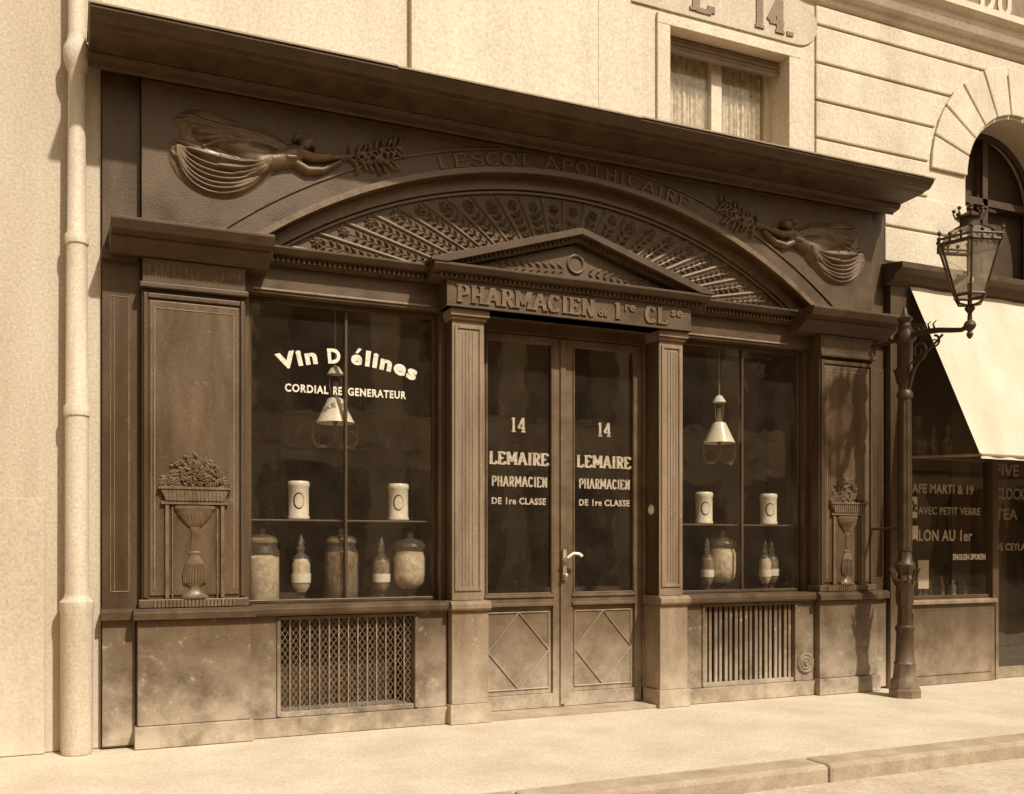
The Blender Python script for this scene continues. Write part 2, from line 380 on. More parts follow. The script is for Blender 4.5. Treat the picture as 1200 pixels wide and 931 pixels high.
dado(5.125,6.645,5.35,6.393)
b=B(); W=M['wire']
g0,g1,z0,z1=1.465,2.534,.18,.885
n=14
for i in range(1,n):
    x=g0+(g1-g0)*i/n
    b.tube([(x,.06,z0),(x,.06,z1)],.0055,W,6)
sp=.042
lo=g0; hi=g1
Hh=z1-z0; t1=Hh/1.5
for kk in range(-20,60):
    xs=lo+kk*sp
    for sg in (1,-1):
        ta,tb=0.0,t1
        if sg>0: ta=max(ta,lo-xs); tb=min(tb,hi-xs)
        else: ta=max(ta,xs-hi); tb=min(tb,xs-lo)
        if tb-ta>0.01:
            b.tube([(xs+sg*ta,.075+.003*sg,z0+ta*1.5),(xs+sg*tb,.075+.003*sg,z0+tb*1.5)],.0022,W,4)
g0,g1,z0,z1=5.35,6.393,.18,.885
n=9
for i in range(n):
    x=g0+(g1-g0)*(i+.5)/n
    b.box(x-.042,x-.010,.055,.075,z0,z1,M['dado']); b.box(x+.012,x+.040,.055,.075,z0,z1,M['dado'])
b.box(g0,g1,.10,.115,z0,z1,M['wood'])
b.done('cellar_grilles',ph)
b=B()
b.lathe(0,0,[(.10,0),(.10,.012),(.085,.02),(.07,.01),(.055,.02),(.03,.012),(.02,.03),(.001,.03)],M['dado'],28)
o=b.done('round_boss',ph,smooth=True,loc=(6.53,.03,.31)); o.rotation_euler=(PI/2,0,0)

def door_pilaster(x0,x1):
    b=B(); D=M['pilaster']
    b.box(x0,x1,0,.7,1.003,3.30,D)
    b.box(x0+.02,x0+.045,-.013,.01,1.08,3.26,D); b.box(x1-.045,x1-.02,-.013,.01,1.08,3.26,D)
    b.box(x0+.046,x1-.046,-.0125,.01,3.235,3.26,D); b.box(x0+.046,x1-.046,-.0125,.01,1.08,1.105,D)
    for q in (.085,.115,.145,.175):
        if x0+q+.012<x1-.06: b.box(x0+q,x0+q+.012,-.006,.01,1.13,3.21,D)
    b.box(x0-.015,x1+.015,-.025,.7,3.303,3.33,D)
    b.box(x0-.03,x1+.03,-.05,.7,3.332,3.385,D)
    b.box(x0-.02,x1+.02,-.045,.69,.16,.915,D)
    b.box(x0-.04,x1+.04,-.07,.69,0,.157,D)
    b.ext_x([(-.07,.92),(-.085,.94),(-.085,.975),(-.05,1.0),(.69,1.0),(.69,.92)],x0-.035,x1+.035,D)
    b.box(x0-.006,x0-.001,.004,.69,1.004,3.30,P)     # darker painted return
    b.done('door_pilaster',ph,bevel=0.002)
door_pilaster(2.85,3.13)
door_pilaster(4.84,5.09)
b=B()
b.box(2.79,2.843,.14,.7,1.003,3.384,P); b.box(5.092,5.15,.14,.7,1.003,3.384,P)
b.box(1.205,1.25,.16,.7,1.003,3.384,P); b.box(6.63,6.678,.16,.7,1.003,3.384,P)
b.done('reveals',ph,bevel=0.003)

b=B()
for (x0,x1) in ((1.37,2.70),(5.20,6.379)):
    b.ext_x([(.10,3.602),(.04,3.615),(.04,3.655),(-.02,3.665),(-.05,3.70),(-.05,3.715),(.3,3.715),(.3,3.602)],x0,x1,M['cornice'])
    x=x0+.02
    while x<x1-.02:
        b.box(x,x+.022,.015,.0385,3.618,3.652,M['cornice']); x+=.040
    b.box(x0-.1 if x0<2 else x0,x1,.105,.119,3.41,3.425,M['gilt'])
b.done('entablature',ph,bevel=0.002)
b=B()
b.box(2.775,5.13,-.075,.5,3.388,3.605,M['paint_up'])
b.box(2.765,5.14,-.09,.49,3.388,3.402,M['cornice'])
b.ext_x([(-.08,3.607),(-.10,3.615),(-.10,3.645),(-.16,3.655),(-.19,3.69),(-.19,3.71),(.14,3.71),(.14,3.607)],2.63,5.27,M['cornice'])
x=2.70
while x<5.2: b.box(x,x+.024,-.125,-.1005,3.617,3.643,M['cornice']); x+=.043
zb,za,hw=3.712,4.14,1.35
for sg in (-1,1):
    b.prism([(CX+sg*hw,zb),(CX+sg*hw,zb+.022),(CX,za),(CX,za-.055),(CX+sg*(hw-.14),zb)],-.20,.14,M['cornice'])
    b.prism([(CX+sg*(hw-.142),zb),(CX,za-.057),(CX,za-.10),(CX+sg*(hw-.28),zb)],-.14,.14,M['cornice'])
b.prism([(CX-(hw-.29),zb),(CX+(hw-.29),zb),(CX,za-.11)],-.07,.14,U)
for sg in (-1,1):
    for i in range(2,27):
        f=i/28
        xx=CX+sg*(hw-.20)*(1-f); zz=zb+(za-.078-zb)*f
        b.box(xx-.011,xx+.011,-.157,-.141,zz-.008,zz+.02,M['cornice'])
b.done('pediment',ph,bevel=0.003)
b=B(); R_=M['relief']
pts=[(CX+.075*math.cos(a),-.078,3.86+.075*math.sin(a)) for a in [2*PI*i/20 for i in range(20)]]
b.tube(pts,.012,R_,6,closed=True)
for sg in (-1,1):
    for i in range(9):
        xx=CX+sg*(.12+.07*i); zz=3.80-.004*i
        b.leaf(xx,zz,(0.7 if sg>0 else PI-0.7),.09,.035,-.071,.02,R_)
        b.leaf(xx,zz,(-0.7 if sg>0 else PI+0.7),.06,.03,-.071,.02,R_)
b.done('pediment_ornament',ph)

RI=4.51; ZC=4.61-RI
zs=3.722
def arcpts(R,n=48,z_end=zs):
    h=math.sqrt(R*R-(z_end-ZC)**2); a=math.asin(h/R)
    return [(CX+R*math.sin(-a+2*a*i/n),ZC+R*math.cos(-a+2*a*i/n)) for i in range(n+1)]
inn=arcpts(RI)
b=B()
poly=[(.47,zs),(.47,4.863),(7.36,4.863),(7.36,zs)]+inn[::-1]
b.prism(poly,0,.158,U)
b.done('frieze',ph,bevel=0.003)
b=B()
def ring(R0,R1,y0,y1,m):
    A=arcpts(R0);C=arcpts(R1)
    n=len(A)
    for i in range(n-1):
        vs=[(A[i][0],y0,A[i][1]),(A[i+1][0],y0,A[i+1][1]),(C[i+1][0],y0,C[i+1][1]),(C[i][0],y0,C[i][1]),
            (A[i][0],y1,A[i][1]),(A[i+1][0],y1,A[i+1][1]),(C[i+1][0],y1,C[i+1][1]),(C[i][0],y1,C[i][1])]
        b.add(vs,[(0,1,2,3),(0,4,5,1),(3,2,6,7)],m)
ring(RI+.004,RI+.05,-.026,.0,M['relief'])
ring(RI+.19,RI+.205,-.014,.0,M['panel'])
ring(RI-.09,RI-.002,.11,.16,M['relief'])
ring(RI-.12,RI-.10,.135,.16,M['relief'])
b.done('archivolt',ph)

b=B()
FC=(CX,3.50); Y0=.16
def raylen(a):
    R=RI-.13; dx,dz=math.cos(a),math.sin(a); ox,oz=FC[0]-CX,FC[1]-ZC
    B_=ox*dx+oz*dz; C_=ox*ox+oz*oz-R*R
    return -B_+math.sqrt(B_*B_-C_)
NR=22
angs=[]
for i in range(NR+1):
    xx=CX-2.38+4.76*i/NR
    zz=ZC+math.sqrt((RI-.13)**2-(xx-CX)**2)
    angs.append(math.atan2(zz-FC[1],xx-FC[0]))
rnd=random.Random(3)
for i,a in enumerate(angs):
    L_=raylen(a); r0=.35
    p0=(FC[0]+r0*math.cos(a),Y0,FC[1]+r0*math.sin(a)); p1=(FC[0]+L_*math.cos(a),Y0,FC[1]+L_*math.sin(a))
    b.tube([p0,p1],.009,R_,6,r1=.018)
    if i<NR:
        a2=(angs[i]+angs[i+1])/2; da=abs(angs[i]-angs[i+1]); L2=raylen(a2)
        r=.45
        b.tube([(FC[0]+r*math.cos(a2),Y0,FC[1]+r*math.sin(a2)),(FC[0]+(L2-.12)*math.cos(a2),Y0,FC[1]+(L2-.12)*math.sin(a2))],.007,R_,5)
        while r<L2-.17:
            wv=min(r*da*0.5,0.13)
            ln=min(max(wv*1.1,.035),.125)
            for sg in (-1,1):
                b.leaf(FC[0]+r*math.cos(a2),FC[1]+r*math.sin(a2),a2+sg*(.72+rnd.uniform(-.12,.12)),ln*rnd.uniform(.85,1.1),ln*.46,Y0-.002,.030,R_)
            r+=.062
        ex,ez=FC[0]+(L2-.09)*math.cos(a2),FC[1]+(L2-.09)*math.sin(a2)
        for k in range(7):
            b.leaf(ex,ez,a2+k*2*PI/7,.055,.036,Y0-.003,.024,R_)
        b.sphere((ex,Y0-.012,ez),.015,R_,seg=8,rings=5)
b.done('tympanum_fan',ph,fixn=False)

b=B(); C=M['cornice']
b.ext_x([(-.03,4.80),(-.05,4.815),(-.12,4.83),(-.14,4.86),(-.14,4.875),(-.36,4.885),(-.42,4.89),(-.44,4.90),(-.50,4.905),(-.53,4.93),(-.56,4.965),(-.56,4.98),(.11,5.03),(.11,4.864),(-.022,4.862)],.12,7.60,C)
b.box(.47,7.36,-.018,-.001,4.775,4.80,C)
b.done('top_cornice',ph,bevel=0.003)
b=B(); 
xx=.11
rz=random.Random(2)
while xx<7.6:     # lead flashing in lapped lengths, slightly uneven
    w=min(1.05,7.61-xx); dz=rz.uniform(-.004,.004)
    b.ext_x([(-.572,4.983+dz),(-.572,4.995+dz),(.105,5.045+dz),(.105,5.032+dz)],xx,xx+w-.003,M['zinc']); xx+=w
b.done('zinc_flashing',ph)

b=B()
RT=RI+.095
def pf(q):
    th=(q[0]-CX)/RT; rr=RT+q[1]
    return (CX+rr*math.sin(th),ZC+rr*math.cos(th))
slab(b,'LESCOT APOTHICAIRE',CX-1.24,CX+1.22,-.035,.075,-.001,M['relief'],depth=.010,pathf=pf,w=.15,serif=.22)
b.done('frieze_lettering',ph)
b=B()
LM=M['letter_dark']
slab(b,'PHARMACIEN',2.86,4.12,3.43,3.575,-.076,LM,depth=.012,w=.2)
slab(b,'1',4.31,4.41,3.43,3.575,-.076,LM,depth=.012,w=.2)
slab(b,'CL',4.64,4.88,3.43,3.575,-.076,LM,depth=.012,w=.2)
b.done('lintel_lettering',ph)
text_fit('lintel_de','de',4.165,4.265,3.44,3.51,-.076,LM,ph,bold=.03,depth=.012)
text_fit('lintel_re','re',4.43,4.54,3.51,3.565,-.076,LM,ph,bold=.03,depth=.012)
text_fit('lintel_se','se',4.91,5.03,3.51,3.565,-.076,LM,ph,bold=.03,depth=.012)

# ---------------------------------------------------------------- bas-relief figures (height field)
def bez(p,n=14):
    out=[]
    for i in range(n+1):
        t=i/n
        if len(p)==3:
            q=[(1-t)**2*p[0][k]+2*t*(1-t)*p[1][k]+t*t*p[2][k] for k in (0,1)]
        else:
            q=[(1-t)**3*p[0][k]+3*t*(1-t)**2*p[1][k]+3*t*t*(1-t)*p[2][k]+t**3*p[3][k] for k in (0,1)]
        out.append(tuple(q))
    return out
flesh=[]; under=[]; folds=[]
def S(p,r0,r1,h,L=None): (flesh if L is None else L).append((p,r0,r1,h))
S([(1.30,4.33),(1.40,4.355),(1.50,4.395),(1.56,4.43)],.070,.074,.075)
S([(1.50,4.385),(1.555,4.39)],.036,.03,.088)
S([(1.57,4.445),(1.615,4.485)],.031,.028,.066)
S([(1.64,4.515),(1.668,4.53)],.048,.038,.095)
S([(1.70,4.505),(1.71,4.498)],.014,.008,.075)
S([(1.60,4.555),(1.575,4.56),(1.56,4.54)],.028,.016,.08)
S([(1.58,4.45),(1.70,4.425),(1.83,4.445)],.041,.027,.080)
S([(1.83,4.445),(1.95,4.470)],.026,.017,.062)
S([(1.95,4.470),(2.01,4.485)],.021,.010,.058)
S([(1.54,4.38),(1.66,4.325),(1.77,4.34)],.039,.027,.060)
S([(1.77,4.34),(1.91,4.425)],.026,.016,.054)
S([(1.36,4.36),(1.22,4.38),(1.08,4.43)],.085,.065,.060,under)
S([(1.08,4.43),(.97,4.45),(.86,4.47)],.060,.036,.050,under)
S([(1.30,4.30),(1.16,4.27),(1.03,4.30)],.080,.060,.050,under)
S([(1.03,4.30),(.92,4.33),(.80,4.37)],.055,.032,.040,under)
S([(.80,4.37),(.715,4.385)],.024,.012,.05)
sil=[(1.54,4.475),(1.46,4.54),(1.34,4.585),(1.20,4.60),(1.06,4.625),(.93,4.655),(.81,4.64),(.72,4.585),(.685,4.52),(.74,4.47),(.71,4.41),(.655,4.36),(.655,4.26),(.70,4.16),(.78,4.085),(.90,4.035),(1.03,4.03),(1.16,4.06),(1.27,4.13),(1.35,4.21),(1.41,4.28),(1.43,4.34),(1.46,4.40)]
def smooth_closed(p,k=6):
    out=[];n=len(p)
    for i in range(n):
        p0,p1,p2,p3=p[i-1],p[i],p[(i+1)%n],p[(i+2)%n]
        for j in range(k):
            t=j/k
            out.append(tuple(.5*((2*p1[c])+(-p0[c]+p2[c])*t+(2*p0[c]-5*p1[c]+4*p2[c]-p3[c])*t*t+(-p0[c]+3*p1[c]-3*p2[c]+p3[c])*t**3) for c in (0,1)))
    return out
silp=smooth_closed(sil)
rr=random.Random(11)
def F(p,r0,r1,h): folds.append((p,r0,r1,h))
# big hanging swags across the lap, gathered at the hip and thrown over the heel
for i in range(7):
    f=i/6; d=.30*(1-f)**.8+.02
    F(bez([(.70+.05*f,4.36-.01*f),(.70+.10*f,4.36-d*1.25),(1.22-.06*f,4.27-d*1.05),(1.40-.02*f,4.36-.01*f)],24),.011,.015+.006*(1-f),.048+.012*(i%2))
# mantle streaming back from the shoulder
for i in range(6):
    f=i/5
    F(bez([(1.53-.02*f,4.46-.05*f),(1.34,4.60-.09*f),(1.05,4.50-.04*f),(.74+.03*i,4.60-.045*i)],24),.011,.020-.004*f,.046+.010*(i%2))
# small tumbling hem at the left
for (x0,z0,x1,z1,x2,z2) in ((.74,4.47,.70,4.43,.76,4.40),(.70,4.41,.665,4.37,.73,4.345),(.68,4.34,.655,4.30,.71,4.27),(.69,4.56,.73,4.53,.79,4.55)):
    F(bez([(x0,z0),(x1,z1),(x2,z2)],8),.014,.012,.05)
gl=bez([(1.93,4.46),(2.10,4.51),(2.25,4.60),(2.38,4.62)],9)
gl2=bez([(1.98,4.47),(2.10,4.44),(2.22,4.49),(2.33,4.50)],7)
leaves=[]
def Lf(p,r0,r1,h): leaves.append((p,r0,r1,h))
Lf(gl,.011,.007,.035); Lf(gl2,.009,.006,.03)
for G_ in (gl,gl2):
    for i in range(1,len(G_)):
        x0,z0=G_[i]; dx=G_[i][0]-G_[i-1][0]; dz=G_[i][1]-G_[i-1][1]; a=math.atan2(dz,dx)
        for sg in (-1,1):
            an=a+sg*(.8+.4*rr.random()); ln=.06+.035*rr.random()
            Lf([(x0,z0),(x0+ln*.5*math.cos(an),z0+ln*.5*math.sin(an)),(x0+ln*math.cos(an),z0+ln*math.sin(an))],.007,.017,.04)
        if i%3==0: Lf([(x0,z0),(x0+.004,z0)],.024,.024,.05)
def raster(strokes,X,Z,res,sharp=.5):
    Hm=np.zeros_like(X)
    for pts,r0,r1,h in strokes:
        n=len(pts)
        for i in range(n-1):
            ax,az=pts[i]; bx,bz=pts[i+1]
            R0=r0+(r1-r0)*i/(n-1); R1=r0+(r1-r0)*(i+1)/(n-1)
            mr=max(R0,R1)
            ix0=max(0,int((min(ax,bx)-mr-.60)/res)); ix1=int((max(ax,bx)+mr-.60)/res)+2
            iz0=max(0,int((min(az,bz)-mr-3.98)/res)); iz1=int((max(az,bz)+mr-3.98)/res)+2
            xx=X[iz0:iz1,ix0:ix1]; zq=Z[iz0:iz1,ix0:ix1]
            if xx.size==0: continue
            dx,dz=bx-ax,bz-az; l2=dx*dx+dz*dz+1e-12
            t=np.clip(((xx-ax)*dx+(zq-az)*dz)/l2,0,1)
            d=np.sqrt((xx-ax-t*dx)**2+(zq-az-t*dz)**2); r=R0+(R1-R0)*t
            hh=np.where(d<r,h*np.clip(1-(d/r)**2,0,1)**sharp,0)
            Hm[iz0:iz1,ix0:ix1]=np.maximum(Hm[iz0:iz1,ix0:ix1],hh)
    return Hm
def polydist(poly,X,Z):
    D=np.full(X.shape,9.0); ins=np.zeros(X.shape,bool); n=len(poly)
    for i in range(n):
        ax,az=poly[i]; bx,bz=poly[(i+1)%n]
        dx,dz=bx-ax,bz-az; l2=dx*dx+dz*dz+1e-12
        t=np.clip(((X-ax)*dx+(Z-az)*dz)/l2,0,1)
        D=np.minimum(D,np.hypot(X-ax-t*dx,Z-az-t*dz))
        if abs(dz)>1e-9:
            cond=((az>Z)!=(bz>Z))&(X<(bx-ax)*(Z-az)/(bz-az)+ax); ins^=cond
    return np.where(ins,D,-D)
def relief(name,mirror):
    res=.005
    xs=np.arange(.60,2.46,res); zz=np.arange(3.98,4.72,res)
    X,Z=np.meshgrid(xs,zz)
    hb=raster(flesh,X,Z,res); hu=raster(under,X,Z,res); hf=raster(folds,X,Z,res,1.0); hl=raster(leaves,X,Z,res)
    d=polydist(silp,X,Z)
    edge=np.sqrt(np.clip(d/.05,0,1))
    cl=np.where(d>0,(.020+.004*np.sin(14*X+9*Z)+hu*.55+hf*.62)*edge,0)
    # light smoothing of the cloth only
    for _ in range(2):
        c2=cl.copy(); c2[1:-1,1:-1]=(cl[1:-1,1:-1]*2+cl[:-2,1:-1]+cl[2:,1:-1]+cl[1:-1,:-2]+cl[1:-1,2:])/6; cl=np.where(d>0,c2,0)
    Hm=np.maximum(np.maximum(hb,cl),hl)
    nz,nx=X.shape
    XX=X if not mirror else 2*CX-X
    vs=np.stack([XX.ravel(),(-Hm).ravel(),Z.ravel()],1)
    idx={}
    b=B(); vv=[]; fs=[]
    act=Hm>0
    for j in range(nz-1):
        for i in range(nx-1):
            if act[j,i] or act[j,i+1] or act[j+1,i] or act[j+1,i+1]:
                q=[j*nx+i,j*nx+i+1,(j+1)*nx+i+1,(j+1)*nx+i]
                if mirror: q=q[::-1]
                r_=[]
                for k in q:
                    if k not in idx: idx[k]=len(vv); vv.append(tuple(vs[k]))
                    r_.append(idx[k])
                fs.append(r_)
    b.add(vv,fs,R_)
    o=b.done(name,ph,fixn=False)
    o.data.polygons.foreach_set('use_smooth',[True]*len(o.data.polygons))
    o.location.y=-.001
relief('draped_figure_relief_a',False)
relief('draped_figure_relief_b',True)

def urn_relief(cx,w):
    b=B(); R=M['relief']; y=-.014
    b.box(cx-.21*w,cx-.185*w,y-.02,y,1.07,1.75,R); b.box(cx+.185*w,cx+.21*w,y-.02,y,1.07,1.75,R)
    b.box(cx-.165*w,cx-.155*w,y-.01,y,1.07,1.74,R); b.box(cx+.155*w,cx+.165*w,y-.01,y,1.07,1.74,R)
    b.box(cx-.24*w,cx+.24*w,y-.028,y,1.752,1.775,R)
    b.prism([(cx-.20*w,1.777),(cx+.20*w,1.777),(cx+.245*w,1.86),(cx-.245*w,1.86)],y-.035,y,R)
    b.box(cx-.26*w,cx+.26*w,y-.045,y,1.862,1.88,R)
    for i in range(16):
        xx=cx+(-.21+.42*i/15)*w; b.box(xx-.004,xx+.004,y-.042,y-.034,1.782,1.855,R)
    # tall footed vase: wide bowl, slender neck, ovoid body, stepped foot
    prof=[(.10,1.068),(.10,1.085),(.085,1.09),(.06,1.105),(.03,1.13),(.030,1.15),(.062,1.175),(.082,1.22),(.084,1.27),(.070,1.32),(.046,1.36),(.034,1.385),(.044,1.39),(.044,1.405),(.030,1.415),(.030,1.56),(.045,1.60),(.085,1.635),(.125,1.68),(.140,1.715),(.15,1.72),(.15,1.74),(.13,1.742)]
    b.lathe(cx,y,[(r*w,z) for r,z in prof],R,28,ys=.36)
    for i in range(11):
        a=(i-5)/5*1.2
        b.tube([(cx+.083*w*math.sin(a),y-.031*math.cos(a),1.18),(cx+.088*w*math.sin(a),y-.033*math.cos(a),1.25),(cx+.070*w*math.sin(a),y-.028*math.cos(a),1.32)],.005,R,5)
        b.tube([(cx+.05*w*math.sin(a),y-.018*math.cos(a),1.60),(cx+.128*w*math.sin(a),y-.047*math.cos(a),1.69)],.006,R,5)
        if abs(i-5)<4: b.tube([(cx+.031*w*math.sin(a),y-.012*math.cos(a),1.42),(cx+.031*w*math.sin(a),y-.012*math.cos(a),1.555)],.0035,R,5)
    rn=random.Random(int(cx*10))
    for i in range(210):
        a=rn.uniform(-1,1); z=1.885+rn.random()**1.1*(.20*(1-abs(a)**2.4)+.015)
        xx=cx+a*.235*w; 
        if i%6:
            b.leaf(xx,z,rn.uniform(0,2*PI),rn.uniform(.03,.055),rn.uniform(.018,.028),y-rn.uniform(.0,.014),.012,R)
        else:
            for k in range(5): b.leaf(xx,z,k*2*PI/5+a,.024,.018,y-.014,.010,R)
    b.done('urn_relief',ph,smooth=True)
    b=B()
    for i in range(22):
        xx=cx-.28*w+.56*w*i/21; b.box(xx-.009*w,xx+.009*w,-.04,-.0305,1.008,1.06,R)
    b.done('urn_base_fluting',ph)
urn_relief(.835,.98); urn_relief(7.02,.9)

def window(x0,x1,mx):
    b=B(); f=.03
    b.box(x0,x1,.225,.29,1.003,1.03,P); b.box(x0,x1,.225,.29,3.345,3.382,P)
    b.box(x0,x0+f,.228,.287,1.031,3.344,P); b.box(x1-f,x1,.228,.287,1.031,3.344,P)
    b.box(mx-.011,mx+.011,.228,.28,1.031,3.344,P)
    b.done('window_frame',ph,bevel=0.004)
    b=B(); b.add([(x0,.25,1.01),(x1,.25,1.01),(x1,.25,3.37),(x0,.25,3.37)],[(0,1,2,3)],M['glass']); b.done('window_glass',ph,fixn=False)
    b=B(); b.box(x0,x1,.292,.80,.955,.985,M['wood']); b.box(x0+.01,x1-.01,.31,.56,1.648,1.66,M['letter_dark'])
    b.done('display_shelves',ph,bevel=0.002)
window(1.25,2.79,2.026)
window(5.15,6.63,5.935)

b=B(); D=M['door']
b.box(3.132,4.838,.20,.34,3.29,3.387,P)
b.box(3.13,3.17,.21,.33,0.03,3.288,D); b.box(4.80,4.832,.21,.33,.03,3.288,D)
for (x0,x1,ins) in ((3.172,3.978,1),(3.984,4.798,-1)):
    gl0=x0+.07 if ins>0 else x0+.10; gl1=x1-.09 if ins>0 else x1-.07
    b.box(x0,gl0,.235,.295,.03,3.285,D); b.box(gl1,x1,.235,.295,.03,3.285,D)
    b.box(gl0,gl1,.237,.293,.92,1.04,D); b.box(gl0,gl1,.237,.293,3.22,3.284,D); b.box(gl0,gl1,.237,.293,.03,.15,D)
    b.box(gl0,gl1,.262,.285,.152,.918,D)
    b.box(gl0+.004,gl0+.018,.228,.26,1.042,3.218,D); b.box(gl1-.018,gl1-.004,.228,.26,1.042,3.218,D)
    b.box(gl0-.01,gl1+.01,.215,.236,.925,.955,D); b.box(gl0-.01,gl1+.01,.222,.2365,1.0,1.02,D)
    m_=(gl0+gl1)/2; z0,z1=.20,.87; zm=(z0+z1)/2; a0,a1=gl0+.03,gl1-.03
    for z in (z0,z1): b.tube([(a0,.258,z),(a1,.258,z)],.008,M['pilaster'],6)
    for xx in (a0,a1): b.tube([(xx,.258,z0),(xx,.258,z1)],.008,M['pilaster'],6)
    for p,q in (((a0,zm),(m_,z1)),((m_,z1),(a1,zm)),((a1,zm),(m_,z0)),((m_,z0),(a0,zm))):
        b.tube([(p[0],.257,p[1]),(q[0],.257,q[1])],.008,M['pilaster'],6)
b.box(3.955,4.007,.218,.2345,.05,3.28,D)
b.box(3.13,4.84,-.03,.4,-.003,.026,M['kerb'])
b.done('double_door',ph,bevel=0.003)
b=B()
for (x0,x1) in ((3.235,3.895),(4.08,4.735)):
    b.add([(x0,.262,1.035),(x1,.262,1.035),(x1,.262,3.225),(x0,.262,3.225)],[(0,1,2,3)],M['glass'])
b.done('door_glass',ph,fixn=False)
b=B()
b.box(3.965,4.0,.19,.217,1.15,1.42,M['brass'])
b.tube([(3.983,.19,1.34),(3.983,.13,1.35),(4.03,.115,1.385),(4.08,.11,1.38),(4.11,.112,1.36)],.011,M['porcelain'],10,r1=.015)
b.sphere((3.983,.17,1.19),.02,M['brass'])
b.done('door_handle',ph,smooth=True)
b=B(); b.lathe(0,0,[(.045,0),(.045,.008),(.03,.014),(.018,.012),(.016,.03),(.001,.032)],M['porcelain'],20); o=b.done('bell_push',ph,smooth=True,loc=(4.833,.12,1.78)); o.rotation_euler=(0,-PI/2,0)

yg=.249; LW=M['letter_white']; LC=M['letter_cream']
BD=(2.04,1.65,2.915)
text_fit('glass_lettering_top','Vin',1.49,1.80,2.915,3.045,yg,LW,ph,bold=.045,bend=BD,spacing=1.18)
text_fit('glass_lettering_top','D',1.885,1.985,2.915,3.035,yg,LW,ph,bold=.045,bend=BD)
text_fit('glass_lettering_top','e',2.070,2.160,2.915,3.000,yg,LW,ph,bold=.045,bend=BD)
text_fit('glass_lettering_top','lines',2.185,2.62,2.915,3.045,yg,LW,ph,bold=.045,bend=BD,spacing=1.15)
b=B(); b.prism([(2.105,3.012),(2.125,3.006),(2.160,3.045),(2.135,3.052)],yg-.004,yg,LW); b.done('glass_lettering_accent',ph)
text_fit('glass_lettering_sub','CORDIAL',1.54,1.885,2.662,2.727,yg,LW,ph,bold=.03,spacing=1.15)
text_fit('glass_lettering_sub','RE',1.925,1.995,2.662,2.727,yg,LW,ph,bold=.03,spacing=1.15)
text_fit('glass_lettering_sub','GENERATEUR',2.045,2.535,2.662,2.727,yg,LW,ph,bold=.03,spacing=1.15)
b=B(); yd=.261
for (a0,a1,n0,n1) in ((3.29,3.855,3.49,3.635),(4.14,4.70,4.35,4.49)):
    slab(b,'LEMAIRE',a0,a1,2.155,2.265,yd,LC,depth=.003,w=.20,serif=.26)
    slab(b,'14',n0,n1,2.44,2.565,yd,LC,depth=.003,w=.14)
    slab(b,'PHARMACIEN',a0+.02,a1-.015,1.965,2.055,yd,LC,depth=.003,w=.145,serif=.13)
b.done('door_lettering',ph)
for (a0,a1) in ((3.31,3.83),(4.16,4.685)):
    text_fit('door_lettering_class','DE 1re CLASSE',a0,a1,1.81,1.87,yd,LC,ph,bold=.03,depth=.003,spacing=1.1)

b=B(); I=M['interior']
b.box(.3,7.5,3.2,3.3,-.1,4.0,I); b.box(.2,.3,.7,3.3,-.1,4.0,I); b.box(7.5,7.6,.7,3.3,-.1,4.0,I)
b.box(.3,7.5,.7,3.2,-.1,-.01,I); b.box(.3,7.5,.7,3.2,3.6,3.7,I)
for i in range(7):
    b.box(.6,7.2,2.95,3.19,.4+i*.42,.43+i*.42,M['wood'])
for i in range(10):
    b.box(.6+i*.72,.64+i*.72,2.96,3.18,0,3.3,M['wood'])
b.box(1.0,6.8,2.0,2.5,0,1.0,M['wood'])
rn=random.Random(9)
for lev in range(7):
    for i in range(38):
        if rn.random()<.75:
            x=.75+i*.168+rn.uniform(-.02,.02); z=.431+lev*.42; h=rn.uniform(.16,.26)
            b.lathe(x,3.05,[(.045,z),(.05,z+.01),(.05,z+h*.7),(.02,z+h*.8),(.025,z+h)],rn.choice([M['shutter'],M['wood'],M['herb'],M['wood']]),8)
b.done('shop_interior',ph)

